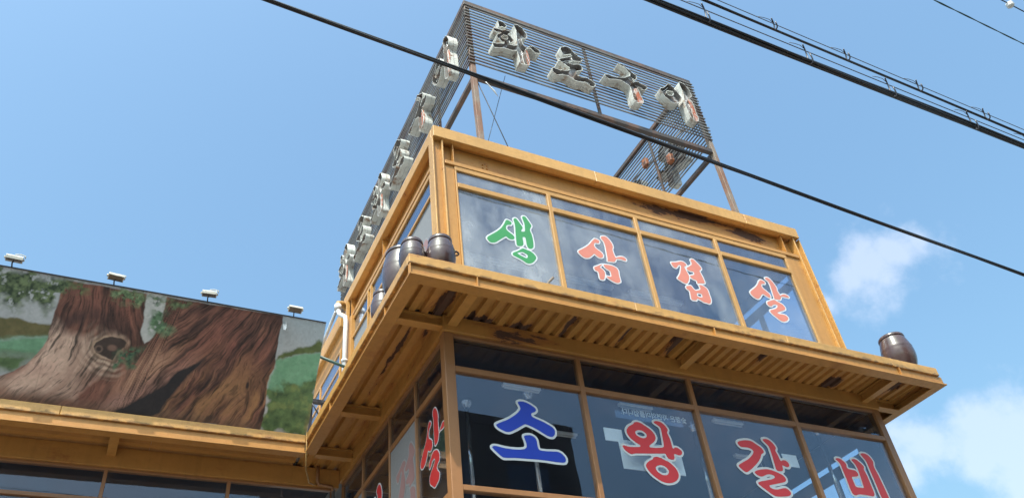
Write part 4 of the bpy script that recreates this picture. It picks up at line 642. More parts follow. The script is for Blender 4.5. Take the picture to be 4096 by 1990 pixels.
# reversed window lettering seen from the back
def text_mesh(body, size, mat, name, loc, flip=True, parent=None):
    cu = bpy.data.curves.new('t', 'FONT'); cu.body = body; cu.size = size; cu.extrude = .001; cu.align_x = 'CENTER'
    ob = bpy.data.objects.new('t', cu); me = bpy.data.meshes.new_from_object(ob); bpy.data.objects.remove(ob); bpy.data.curves.remove(cu)
    me.transform(Matrix.Rotation(math.pi/2, 4, 'X'))
    if flip: me.transform(Matrix.Scale(-1, 4, (1, 0, 0))); me.flip_normals()
    return link(name, me, loc, parent, mat)
t = thing('glass_banner', 'narrow glass panel with reversed white writing above the menu board', 'sign', (5.188, 6.27, 5.679))
box('glass_sheet', 4.693, 5.702, 6.272, 6.276, 5.624, 5.789, M_GLSIDE, t, 0)
text_mesh('숯향은 자연의미를입니다.', .082, M_PAPER, 'lettering', (5.197, 6.268, 5.679), True, t)

# ------------------------------------------------------------------ roof sign
SY = BY+.5; SX0, SX1, SB = 3.66, 8.14, 13.36; SZ1, SZ0 = 13.30, 11.65
sign = thing('rooftop_sign_frame', 'rusty slatted steel sign frame standing on the roof', 'sign frame', (SX0, SY, ZR1))
def tilt(o): return o
for (x, y) in ((SX0, SY), (SX1, SY), (SX0, SB), (SX1, SB)):
    dx = -.045 if x == SX0 else .045
    box('post', x-.04, x+.04, y-.03, y+.05, ZR1-.03, SZ1-.08, M_POST, sign, .004)
box('top_rail', SX0-.05, SX1+.05, SY-.035, SY+.03, SZ1-.075, SZ1+.012, M_RAIL, sign, .004)
box('top_rail', SX0-.05, SX0+.02, SY+.032, SB, SZ1-.075, SZ1+.012, M_RAIL, sign, .004)
box('top_rail', SX1-.02, SX1+.05, SY+.032, SB, SZ1-.075, SZ1+.012, M_RAIL, sign, .004)
box('lower_rail', SX0+.042, SX1-.042, SY-.03, SY+.05, 11.33, 11.42, M_RAIL, sign, .004)
box('lower_rail', SX0-.03, SX0+.04, SY+.052, SB, 11.30, 11.38, M_RAIL, sign, .004)
box('lower_rail', SX1-.04, SX1+.03, SY+.052, SB, 11.30, 11.38, M_RAIL, sign, .004)
box('middle_post', 5.88, 5.925, SY+.0, SY+.04, 11.425, SZ1-.077, M_RAIL, sign, .003)
for y in (8.0, 9.9, 11.7):
    box('middle_post', SX0+.0, SX0+.04, y-.02, y+.02, 11.385, SZ1-.077, M_RAIL, sign, .003)
    box('middle_post', SX1-.04, SX1+.0, y-.02, y+.02, 11.385, SZ1-.077, M_RAIL, sign, .003)
NS = 20; SH, SD = .026, .018
def slat_set(x0, x1, y0, y1, axis):
    src = None
    for i in range(NS):
        z = SZ0 + (SZ1-.115-SZ0)*i/(NS-1)
        jit = rnd.uniform(-.004, .004)
        if src is None: o = src = box('slat', x0, x1, y0, y1, z, z+SH, M_SLAT, sign, .002)
        else:
            o = bpy.data.objects.new('slat', src.data); COL.objects.link(o); o.parent = sign
        c = Vector(((x0+x1)/2, (y0+y1)/2, z+SH/2))
        if axis == 'x': c.x += rnd.uniform(-.02, .02); o.rotation_euler = (rnd.uniform(-.06, .06), rnd.uniform(-.0012, .0012), 0)
        else: c.y += rnd.uniform(-.02, .02); o.rotation_euler = (rnd.uniform(-.0008, .0008), rnd.uniform(-.06, .06), 0)
        c.z += jit; WL[o] = c; o.location = c - WL[sign]
slat_set(SX0-.06, SX1+.06, SY-.031-SD, SY-.031, 'x')
slat_set(SX0-.041-SD, SX0-.041, SY-.02, SB+.06, 'y')
slat_set(SX1+.041, SX1+.041+SD, SY-.02, SB+.06, 'y')
# guy wires and hanging wires inside the frame
tube('guy_wire', [(3.70, SY+.02, 11.36), (5.35, 7.75, 9.29)], .008, M_WIRE, sign, 6)
tube('guy_wire', [(4.22, SY+.02, 11.66), (3.74, 7.3, 9.29)], .005, M_WIRE, sign, 6)
tube('brace_wire', [(SX1-.06, 7.0, 12.35), (SX1-.07, 9.6, 12.75)], .012, M_WIRE, sign, 6)
tube('torn_cable_tie', [(3.80, SY-.04, 11.30), (3.86, SY-.05, 11.20), (3.95, SY-.05, 11.08), (4.0, SY-.05, 10.98)], [.006, .008, .014, .003], M_PVC, sign, 6)
for (y, z) in ((8.2, 12.62), (7.56, 12.10)):
    box('transformer_box', SX1-.13, SX1-.03, y-.07, y+.07, z-.10, z+.10, M_RUSTO, sign, .02)

# channel letters
CD = .165
def channel_mesh(key):
    lps = loops(LETTERS[key]['f']); vs = []; fs = []; mi = []
    for lp in lps:
        n = len(lp); P = [Vector((a, b)) for a, b in lp]
        area = sum(P[i].x*P[(i+1) % n].y - P[(i+1) % n].x*P[i].y for i in range(n))/2
        inn = []
        for i in range(n):
            d = (P[(i+1) % n]-P[i-1])
            nr = Vector((-d.y, d.x)).normalized()
            # loops keep the filled side on a fixed hand: test with signed area of the outline set
            inn.append(nr)
        sgn = lp_sign[key][lps.index(lp)]
        b = len(vs)
        for i in range(n):
            q = P[i] + inn[i]*sgn*.009
            w = .006*math.sin(i*2.1)+rnd.uniform(-.003, .003)
            vs += [(P[i].x, 0, P[i].y), (P[i].x, -CD+w, P[i].y), (q.x, -CD+w, q.y), (q.x, 0, q.y)]
        for i in range(n):
            a, c = b+4*i, b+4*((i+1) % n)
            for k, m in ((0, 0), (1, 0), (2, 1)):
                fs.append((a+k, a+k+1, c+k+1, c+k)); mi.append(m)
    me = mesh_from('side_wall', vs, fs); me.materials.append(M_CHW); me.materials.append(M_CHIN)
    me.polygons.foreach_set('material_index', mi); me.update()
    bm = bmesh.new(); bm.from_mesh(me); bmesh.ops.recalc_face_normals(bm, faces=bm.faces[:]); bm.to_mesh(me); bm.free()
    return me
def inside(pt, lps):
    r = False
    for lp in lps:
        for i in range(len(lp)):
            a, b = lp[i-1], lp[i]
            if (a[1] > pt[1]) != (b[1] > pt[1]) and pt[0] < (b[0]-a[0])*(pt[1]-a[1])/(b[1]-a[1])+a[0]: r = not r
    return r
lp_sign = {}
def tubes_for(key):
    """broken lamp tubes: inset runs of the outline"""
    lps = loops(LETTERS[key]['f']); res = []
    for li, lp in enumerate(lps):
        n = len(lp)
        if n < 25: continue
        P = [Vector(p) for p in lp]; s = lp_sign[key][li]
        i = 0
        while i < n:
            ln = rnd.randint(5, 12); pts = []
            for k in range(i, min(i+ln, n)):
                d = P[(k+1) % n]-P[k-1]; nr = Vector((-d.y, d.x)).normalized()*s
                q = P[k]+nr*.045
                if not inside((q.x, q.y), lps): break
                pts.append((q.x, -.105-.01*math.sin(k), q.y))
            if len(pts) > 3 and rnd.random() < .6: res.append(pts)
            i += ln + rnd.randint(1, 4)
    return res
REM = {'H': [(0.15, -0.108), (0.183, -0.086), (0.202, -0.203), (0.206, -0.342), (0.2, -0.441), (0.174, -0.502), (0.151, -0.513), (0.155, -0.335)], 'G': [(0.142, -0.1), (0.207, -0.06), (0.24, -0.168), (0.255, -0.26), (0.265, -0.376), (0.248, -0.443), (0.169, -0.493), (0.141, -0.441), (0.153, -0.283)], 'I': [(0.254, 0.079), (0.298, 0.122), (0.329, 0.043), (0.336, -0.113), (0.316, -0.267), (0.324, -0.375), (0.318, -0.465), (0.286, -0.511), (0.239, -0.519), (0.248, -0.373), (0.252, -0.182)]}
CH = {}
for key in 'HRGI':
    lps = loops(LETTERS[key]['f']); sg = []
    for lp in lps:
        n = len(lp); best = 0
        for i in range(0, n, max(1, n//9)):
            a, c = Vector(lp[i-1]), Vector(lp[(i+1) % n]); d = c-a; nr = Vector((-d.y, d.x)).normalized()
            q = Vector(lp[i])+nr*.006
            best += 1 if inside((q.x, q.y), lps) else -1
        sg.append(1 if best > 0 else -1)
    lp_sign[key] = sg
    bk = fill_mesh(lps, .006); bk.transform(Matrix.Translation((0, -.07, 0))); bk.name = 'back_plate'; bk.materials.append(M_CHBK)
    tb = []
    for pts in tubes_for(key):
        vs, fs = tube_geo(pts, .007, 6); tb.append(mesh_from('tube', vs, fs, True)); tb[-1].materials.append(M_TUBE)
    rm_ = None
    if key in REM: rm_ = fill_mesh([REM[key]], .014); rm_.transform(Matrix.Translation((0, -CD+.02, 0))); rm_.materials.append(M_REM)
    CH[key] = (bk, channel_mesh(key), tb, rm_)
def channel_letter(key, loc, rz, label, group, tubes=True, back=None):
    t = thing('channel_letter', label, 'letter', loc, group); t.rotation_euler = (0, 0, rz)
    bk, sw, tb, rm_ = CH[key]
    for nm, me in [('back_plate', bk), ('side_wall', sw)] + ([('tube', m) for m in tb] if tubes else []) + ([('face_remnant', rm_)] if rm_ else []):
        if back and nm == 'back_plate': me = me.copy(); me.materials.clear(); me.materials.append(back)
        o = bpy.data.objects.new(nm, me); COL.objects.link(o); o.parent = t
    return t
yb = SY-.031-SD-.006
g = 'white channel letters on the roof sign'
for key, lb in (('H', 'weathered white channel letter at the left end of the sign front, widest strokes'), ('R', 'weathered white channel letter, second on the sign front'),
                ('G', 'weathered white channel letter, third on the sign front, with a rust stain at its foot'), ('I', 'weathered white channel letter at the right end of the sign front')):
    cx_, cz_ = LETTERS[key]['c']; channel_letter(key, (cx_, yb+.003, cz_), 0, lb, g)
xb = SX0-.041-SD-.004
for key, y, lb in (('I', 7.30, 'white channel letter nearest the corner on the sign side, crossed by the cable'), ('G', 8.36, 'white channel letter, second back from the corner on the sign side'),
                   ('R', 9.42, 'white channel letter, third back from the corner on the sign side'), ('H', 10.45, 'white channel letter, fourth back from the corner on the sign side'),
                   ('R', 11.55, 'white channel letter, fifth back from the corner on the sign side'), ('H', 12.62, 'white channel letter at the far end of the sign side')):
    channel_letter(key, (xb, y, 12.28), -math.pi/2, lb, g)
xr = SX1+.041+SD+.004
for key, y, lb in (('H', 7.75, 'channel letter seen from behind through the right side slats, nearer one'), ('R', 8.75, 'channel letter seen from behind through the right side slats, farther one')):
    channel_letter(key, (xr, y, 12.25), math.pi/2, lb, g, False, M_CHIN)

# ------------------------------------------------------------------ billboard with the painted tree
BBX0, BBX1 = -6.2, 2.116
Bv, Tv = Vector((0, 9.17, 6.578)), Vector((0, 8.52, 7.81)); Ev = Tv-Bv; Nv = Vector((1, 0, 0)).cross(Ev).normalized()
bb = thing('mural_billboard', 'leaning billboard above the wing canopy painted with a huge tree trunk', 'billboard', (BBX1, 9.2, ZC1))
def vnoise(x, y, seed=0):
    xi = np.floor(x).astype(np.int64); yi = np.floor(y).astype(np.int64); xf = x-xi; yf = y-yi
    xf = xf*xf*(3-2*xf); yf = yf*yf*(3-2*yf)
    def h(a, b):
        n = (a*374761393 + b*668265263 + seed*974711) & 0x7fffffff
        n = ((n ^ (n >> 13))*1274126177) & 0x7fffffff
        return ((n ^ (n >> 16)) & 0xffff)/65535.
    return (h(xi, yi)*(1-xf)+h(xi+1, yi)*xf)*(1-yf) + (h(xi, yi+1)*(1-xf)+h(xi+1, yi+1)*xf)*yf
def fbm(x, y, o=4, seed=0):
    s = 0; a = .5; t = 0
    for i in range(o):
        s = s+a*vnoise(x*2**i, y*2**i, seed+i*17); t += a; a *= .55
    return s/t
def sdp(poly, X, Y):
    d = np.full(X.shape, 1e9); ins = np.zeros(X.shape, bool); P = np.array(poly, float)
    for a, b in zip(P, np.roll(P, -1, 0)):
        e = b-a; w0 = X-a[0]; w1 = Y-a[1]; t = np.clip((w0*e[0]+w1*e[1])/(e@e+1e-12), 0, 1)
        d = np.minimum(d, (w0-e[0]*t)**2+(w1-e[1]*t)**2)
        c = (a[1] > Y) != (b[1] > Y); dy = b[1]-a[1] if abs(b[1]-a[1]) > 1e-9 else 1e-9
        ins ^= c & (X < e[0]*(Y-a[1])/dy+a[0])
    d = np.sqrt(d); return np.where(ins, -d, d)
def mural_colour(X, T):
    Y = T*1.393
    def pol(k, warp=.0, sc=12., seed=3):
        p = [(a, b*1.393) for a, b in MURAL[k]]
        wx = (fbm(X*sc, Y*sc, 3, seed)-.5)*2*warp; wy = (fbm(X*sc+31, Y*sc+7, 3, seed)-.5)*2*warp
        return sdp(p, X+wx, Y+wy)
    def sm(d, w=.012): return np.clip(.5-d/(2*w), 0, 1)
    n1 = fbm(X*2.2, Y*2.2, 4, 1); n2 = fbm(X*14, Y*14, 4, 2); n3 = fbm(X*40, Y*40, 3, 5)
    col = np.zeros(X.shape+(3,))
    def put(m, c):
        nonlocal col
        m = np.clip(m, 0, 1)[..., None]; c = np.asarray(c); col = col*(1-m)+c*m
    def mixv(a, b, t): return np.asarray(a)*(1-t[..., None])+np.asarray(b)*t[..., None]
    # sky of the painting
    col[:] = mixv((.25, .29, .34), (.36, .41, .47), np.clip(n1*1.3-.1, 0, 1))
    put(np.clip((X-1.4)*6, 0, 1), mixv((.27, .35, .43), (.31, .34, .38), np.clip((1-T)*2.2+n1-.6, 0, 1)))
    put(sm(pol('olive', .03)), mixv((.07, .075, .03), (.15, .13, .06), n2))
    put(sm(pol('teal', .03), .03), mixv((.09, .22, .14), (.15, .33, .23), n2))
    put(sm(pol('lgreen', .05), .05), mixv((.035, .07, .03), (.10, .18, .08), n2))
    put(sm(pol('teal2', .02), .02), mixv((.085, .24, .15), (.17, .34, .25), n2*.6+.2*fbm(X*30, Y*4, 3, 9)))
    put(sm(pol('dband', .03), .015), mixv((.04, .065, .02), (.10, .14, .05), n2))
    b = sm(pol('bush', .10, 9), .03); put(b, mixv((.03, .065, .028), (.10, .18, .07), np.clip(n2*1.5-.3, 0, 1)))
    put(b*np.clip((fbm(X*7, Y*7, 4, 21)-.60)*6, 0, 1)*.45, (.20, .26, .09))
    put(sm(pol('rust', .05), .03)*.5*n2, (.25, .10, .03))
    # trunk with flowing bark
    tr = sm(pol('trunk', .012, 10), .006)
    cx0, cy0 = -.15, 2.6; ang = np.arctan2(X-cx0-.12*np.sin(Y*3), cy0-Y); rad = np.hypot(X-cx0, Y-cy0)
    ang2 = np.arctan2(X-1.62+.30*(1.35-Y), 3.1-Y); rad2 = np.hypot(X-1.6, Y-3.1)
    # a knot on the right trunk bends the grain
    right = np.clip((X-.10+(.9-Y)*.25)*5, 0, 1)
    a = ang*(1-right)+ang2*1.25*right; r_ = rad*(1-right)+rad2*right
    wob = (fbm(X*3, Y*3, 3, 40)-.5)*.14
    k2x, k2y = MURAL['knot2'][0][0], MURAL['knot2'][0][1]*1.393
    dk = np.hypot((X-k2x)*1.7, Y-k2y); a = a+.05*np.exp(-(dk/.22)**2)*np.sign(X-k2x)
    g1 = fbm((a+wob*.5)*20, r_*2.0, 4, 50); g2 = fbm((a+wob*.5)*54, r_*3.6, 4, 60); g3 = fbm((a+wob*.5)*125, r_*7, 3, 70)
    dark = np.array((.035, .018, .016)); mid = np.array((.15, .066, .052)); red = np.array((.26, .095, .08)); tan = np.array((.30, .17, .11)); och = np.array((.29, .165, .075))
    bark = mixv(dark, mid, np.clip(g1*2.1-.5, 0, 1))
    m = (.8*np.clip(g2*3-1.45, 0, 1))[..., None]; bark = bark*(1-m) + mixv(red, tan, np.clip(n1*1.6-.3, 0, 1))*m
    lowr = right*np.clip((.72-T)*2, 0, 1); m = (lowr*np.clip(g1*2.8-1.0, 0, 1)*.75)[..., None]; bark = bark*(1-m)+och*m
    m = (right*np.clip((T-.45)*2.2, 0, 1)*.45)[..., None]; bark = bark*(1-m)+mixv((.035, .018, .017), (.12, .055, .05), g2)*m
    tz = np.exp(-(((X-.16)/.26)**2+((T-.36-.5*(X-.16))/.17)**2)); m = np.clip(tz*1.3*np.clip(g1*2.2-.4, 0, 1), 0, .9)[..., None]; bark = bark*(1-m)+mixv((.30, .16, .11), (.44, .29, .22), g2)*m
    pz = np.exp(-((T-.10-.62*(X-.05))/.10)**2)*np.clip((X+.5)*3, 0, 1)*np.clip((.75-X)*3, 0, 1); m = np.clip(pz*np.clip(g1*2.2-.3, 0, 1), 0, .8)[..., None]; bark = bark*(1-m)+mixv((.24, .13, .115), (.38, .25, .23), g2)*m
    redz = np.exp(-((X-.62-(T-.55)*1.0)/.13)**2)*.6+np.exp(-((X+.45)/.5)**2)*np.clip((T-.62)*4, 0, 1)*.6; m = (redz*np.clip(g1*2.4-.7, 0, 1))[..., None]; bark = bark*(1-m)+np.array((.24, .10, .08))*m
    cr = np.clip((.44-g3)*8, 0, 1)*.6+np.clip((.40-g2)*7, 0, 1)*.7; bark = bark*(1-np.clip(cr, 0, .9)[..., None]*.85)
    put(tr, bark)
    # dark band where the crown of the left trunk meets its pale foot
    db = np.exp(-((T-.68-.06*np.sin(X*9))/.07)**2)*np.clip((-.02-X)*6, 0, 1); put(tr*db*np.clip(g1*2-.3, 0, 1)*.75, (.035, .018, .02))
    lt = sm(pol('light', .09, 5), .07); lightc = mixv((.30, .205, .175), (.60, .465, .41), np.clip(g1*2.1-.5, 0, 1)); lightc = lightc*(1-np.clip((.45-g2)*6, 0, .8)[..., None]); lightc = lightc*(1-np.clip((.38-g3)*5, 0, .5)[..., None])
    m = np.clip(fbm(X*3.1, Y*3.1, 3, 80)*2-.9, 0, 1)[..., None]*.5; lightc = lightc*(1-m)+np.array((.38, .22, .20))*m
    put(lt*tr*.95, lightc)
    # brownish foot of the trunk
    put(tr*np.clip((.10-T)*9+n1-.6, 0, 1)*.7, mixv((.05, .03, .025), (.17, .11, .08), g2))
    # knot hole with rings
    kx, ky = MURAL['knotc'][0][0], MURAL['knotc'][0][1]*1.393
    kd = pol('knot', .01)
    wr = fbm(X*4, Y*4, 3, 90)
    side_ = np.clip((kx+.02-X)*5-(Y-ky)*4+.35, 0, 1)
    ring = np.clip(1-kd/.24, 0, 1)**.6*(kd > 0)*side_*np.clip(1.2-(kx-X)*3.2, 0, 1)
    rr = .5+.5*np.sin(kd*105+wr*13)
    put(ring*.8, mixv((.10, .065, .05), (.50, .42, .36), np.clip(rr*1.1-.05, 0, 1)*np.clip(g2*1.8-.1, 0, 1)))
    put(sm(kd-.028, .02)*.75*np.clip(n2*2-.3, 0, 1), mixv((.24, .16, .11), (.47, .37, .29), n2))
    put(sm(kd, .006), mixv((.022, .015, .014), (.06, .04, .036), n2))
    put(sm(np.hypot((X-kx-.02)/1.4, Y-ky-.005)-.035, .01), (.15, .095, .08))
    put(sm(np.abs(np.hypot(X-kx+.115, Y-ky+.03)-.035)-.008, .008), (.14, .10, .085))
    crv = sm(pol('crev', .02, 8), .015); put(crv, mixv((.008, .007, .011), (.022, .017, .02), n2))
    # rings of the second knot
    q = dk < .34; rr = .5+.5*np.sin(dk*95+g1*6); put(q*tr*(1-dk/.34)*.5*np.clip(g2*2-.4, 0, 1), mixv((.03, .016, .014), (.19, .105, .055), rr))
    put(sm(np.hypot((X-k2x)*2.6, Y-k2y)-.05, .02), (.018, .011, .011))
    nt_ = sm(pol('notch', .012), .008); put(nt_, mixv((.33, .38, .41), (.44, .48, .52), n1))
    # foliage
    def foliage(k, den, dk_, lt_, sc=16, seed=100):
        d = pol(k, .10, 8, seed); base = sm(d, .05); cl = fbm(X*sc, Y*sc, 4, seed); m = base*np.clip((cl-(1-den))*9, 0, 1)
        put(m, mixv(dk_, lt_, np.clip(fbm(X*sc*1.7, Y*sc*1.7, 3, seed+5)*1.9-.45, 0, 1)))
    foliage('fol1', .72, (.018, .036, .02), (.13, .19, .10))
    foliage('fol2', .6, (.04, .07, .03), (.12, .17, .08), 20, 111); foliage('fol3', .66, (.05, .10, .05), (.20, .30, .17), 20, 122)
    foliage('fol4', .58, (.025, .05, .035), (.10, .20, .12), 18, 133); foliage('fol5', .62, (.04, .075, .035), (.13, .21, .11), 20, 144)
    foliage('fol6', .66, (.05, .11, .06), (.15, .27, .16), 22, 155); foliage('leafknot', .68, (.02, .05, .035), (.08, .17, .10), 22, 166)
    col *= (1.0+.35*n3)[..., None]*np.array((1.12, .98, .87))
    seam = np.abs(((X+.31) % 1.22)-.61); col *= (1-.28*np.clip(1-seam/.006, 0, 1))[..., None]
    return np.clip(col, 0, 1)
def mural_panel():
    x0 = -2.0; nx, ny = 640, 220
    xs = np.concatenate([np.linspace(BBX0, x0, 120)[:-1], np.linspace(x0, BBX1, nx)]); ts = np.linspace(-.13, 1, ny)
    X, T = np.meshgrid(xs, ts); colr = mural_colour(X, T); nX = len(xs)
    bulge = (fbm(X*1.2, T*2, 3, 8)-.5)*.012
    Pn = np.stack([X, Bv.y+Ev.y*T-Nv.y*bulge*0+bulge*-1*abs(Nv.y), Bv.z+Ev.z*T+bulge*0], -1).reshape(-1, 3)
    org = np.array(WL[bb]); vs = Pn-org; n = len(vs)
    back = vs + np.array((0, .03, .016))
    idx = np.arange(n).reshape(ny, nX)
    q = np.stack([idx[:-1, :-1], idx[:-1, 1:], idx[1:, 1:], idx[1:, :-1]], -1).reshape(-1, 4)
    # rim vertices for thickness: reuse a low grid for the back
    bi = [idx[0, 0], idx[0, -1], idx[-1, -1], idx[-1, 0]]
    bv = back[bi]; me = bpy.data.meshes.new('painted_panel')
    faces = q.tolist(); b0 = n
    faces.append((b0+3, b0+2, b0+1, b0))
    faces.append([b0, b0+1]+idx[0, ::-1].tolist()); faces.append([b0+2, b0+3]+idx[-1, :].tolist())
    faces.append([b0+1, b0+2]+idx[::-1, -1].tolist()); faces.append([b0+3, b0]+idx[:, 0].tolist())
    me.from_pydata(np.vstack([vs, bv]).tolist(), [], faces); me.update()
    ca = me.color_attributes.new('paint', 'FLOAT_COLOR', 'POINT')
    cc = np.ones((n+4, 4), np.float32); cc[:n, :3] = colr.reshape(-1, 3); cc[n:, :3] = .2
    ca.data.foreach_set('color', cc.ravel())
    m, nt, bs = new_mat('mural_paint'); a = nt.nodes.new('ShaderNodeVertexColor'); a.layer_name = 'paint'
    nt.links.new(a.outputs[0], bs.inputs['Base Color']); bs.inputs['Roughness'].default_value = .55
    bump(nt, bs, noise(nt, 55, 5, .6, pos(nt, (1, .6, .6))), .15, .004)
    o = link('painted_panel', me, WL[bb], bb, m)
mural_panel()
def bbp(x, t, off=0.0):
    v = Bv+Ev*t; return Vector((x, v.y, v.z)) - Vector((0, Nv.y, Nv.z))*off
NF = Vector((0, Ev.z, -Ev.y)).normalized()   # towards the back of the panel
# frame strip on the top edge, support frame behind
a = Tv
prism('top_edge_strip', [(Tv.y-.012, Tv.z-.002), (Tv.y+.05, Tv.z+.03), (Tv.y+.048, Tv.z+.042), (Tv.y-.016, Tv.z+.010)], 'x', BBX0, BBX1, M_DKSTEEL, bb)
for x in (-6.0, -4.0, -2.0, 0.0, 2.0):
    tube('support_strut', [(x, Bv.y+.06, Bv.z+.02), (x, Tv.y+.06, Tv.z-.0)], .02, M_DKSTEEL, bb)
    tube('support_strut', [(x, Tv.y+.07, Tv.z-.1), (x, 10.4, ZC1)], .02, M_DKSTEEL, bb)
# small galvanised angle hanging over the top
v = Bv+Ev*.985
o = prism('angle_bracket', [(1.585, 0), (1.62, 0), (1.62, .006), (1.591, .006), (1.591, .035), (1.585, .035)], 'z', 0, .30, M_GAL, bb)
c = Bv+Ev*.92; WL[o] = Vector((1.60, c.y-.03, c.z-.0)); o.location = WL[o]-WL[bb]; o.rotation_euler = (math.atan2(-Ev.y, Ev.z), 0, math.pi)
# outriggers that tie the billboard to the canopy
tie = thing('billboard_tie_pipe', 'green steel pipe tying the billboard to the building', 'pipe', (2.12, 8.9, 7.55))
tube('pipe', [(2.10, 8.93, 7.585), (2.74, 8.93, 7.40)], .02, M_GRNPIPE, tie)
box('clip', 2.085, 2.115, 8.89, 8.97, 7.50, 7.60, M_GRNPIPE, tie, .004)
tie = thing('billboard_stay', 'dark steel stay between the billboard and the canopy edge', 'bracket', (2.15, 9.1, ZC1))
box('arm', 2.09, 2.42, 9.10, 9.16, 6.99, 7.04, M_DKSTEEL, tie, .004)
box('upright', 2.27, 2.315, 9.105, 9.155, ZC1, 6.989, M_DKSTEEL, tie, .004)
tube('brace', [(2.12, 9.08, 6.98), (2.28, 9.10, 6.74)], .010, M_DKSTEEL, tie, 6)
box('upright', 2.135, 2.175, 9.20, 9.25, ZC1, 7.5, M_DKSTEEL, tie, .004)

# floodlights along the billboard top
def floodlight(x, label, tilt_, yaw_):
    t = thing('floodlight', label, 'lamp', (x, Tv.y, Tv.z+.01), 'floodlights on the billboard top')
    y, z = Tv.y-.02, Tv.z+.10
    tube('arm', [(x, Tv.y+.01, Tv.z), (x-.01, y-.01, Tv.z+.05), (x, y-.02, z-.02)], .008, M_DKSTEEL, t, 6)
    h = link('housing', None, (x, y-.03, z), t); COL.objects.unlink(h); bpy.data.objects.remove(h)
    prof = [(-.042, -.024), (.042, -.028), (.047, -.008), (.034, .022), (.010, .034), (-.026, .030), (-.044, .008)]
    o = prism('housing', prof, 'x', -.085, .085, M_LAMP, None)
    def place(o, off):
        o.parent = t; m = Matrix.Rotation(yaw_, 4, 'Z') @ Matrix.Rotation(tilt_, 4, 'X')
        o.rotation_euler = m.to_euler(); o.location = m @ Vector(off) + Vector((0, -.05, z-Tv.z-.01))
    place(o, (0, 0, .005))
    l = box('lens', -.076, .076, -.038, .038, -.006, .0, M_LGLS); place(l, (0, 0, -.026))
    for s in (-1, 1):
        b = box('side_knob', -.008, .008, -.012, .012, -.012, .012, M_LAMP); place(b, (s*.093, 0, 0))
    br = tube('bracket', [(-.05, 0, 0), (-.05, 0, .03), (0, .01, .045), (.05, 0, .03), (.05, 0, 0)], .006, M_LAMP, None, 6); place(br, (0, 0, .026))
    return t
floodlight(-1.45, 'beige floodlight at the left end of the billboard top', .15, .05)
floodlight(-.40, 'beige floodlight second from the left on the billboard top', -.25, .10)
floodlight(.65, 'beige floodlight third from the left on the billboard top', .1, -.1)
floodlight(1.70, 'beige floodlight at the right end of the billboard top, above the pale sky patch', -.35, .0)

# ------------------------------------------------------------------ drainpipe at the back end of the roof fascia
dp = thing('drainpipe', 'white plastic drainpipe with an ochre elbow beside the upper windows', 'pipe', (2.66, 9.62, ZC1))
tube('elbow', [(2.78, 9.86, 9.10), (2.66, 9.80, 9.16), (2.60, 9.76, 9.12), (2.585, 9.74, 9.04)], .046, M_PVCO, dp, 14)
tube('joint', [(2.585, 9.745, 9.07), (2.585, 9.735, 8.98)], .054, M_PVC, dp, 14)
tube('pipe', [(2.585, 9.738, 9.0), (2.60, 9.70, 8.88), (2.66, 9.58, 8.76), (2.665, 9.56, 8.66), (2.665, 9.56, ZC1)], .034, M_PVC, dp, 14)
tube('pipe_clip', [(2.665, 9.56, 8.0), (2.665, 9.56, 7.96)], .048, M_PVC, dp, 14)
tube('branch_pipe', [(2.57, 9.80, 8.98), (2.60, 10.6, 8.94), (2.62, 12.6, 8.88)], .024, M_PVC, dp, 10)
# loose cable hanging at the inner corner
cb = thing('hanging_cable', 'thin brown cable hanging in the inner corner under the canopy', 'cable', (2.10, 9.08, 6.5))
tube('cable_run', [(2.10, 9.10, 6.56), (2.10, 9.085, 6.40), (2.105, 9.09, 6.24), (2.16, 9.3, 6.17), (2.27, 9.55, 6.12), (2.36, 9.68, 6.16), (2.42, 9.70, 6.20)], .010, M_PVCO, cb, 8)
tube('conduit', [(2.40, 9.66, 6.40), (2.40, 9.66, 6.20), (2.43, 9.69, 6.17), (2.60, 9.70, 6.16), (2.62, 9.70, 6.10)], .022, M_BRN, cb, 10)
tube('down_conduit', [(2.62, 9.70, 6.12), (2.62, 9.70, 4.2)], .022, M_GAL, cb, 10)
st = thing('vent_stub', 'short bent steel stub standing up from the front canopy edge', 'pipe', (3.60, 5.48, ZC1))
tube('stub', [(3.595, 5.475, ZC1-.02), (3.60, 5.47, ZC1+.03), (3.65, 5.44, ZC1+.085)], .014, M_POST, st, 10)
lathe('foot', [(.028, 0), (.026, .006), (.0, .008)], (3.597, 5.475, ZC1), M_POST, st, 12)

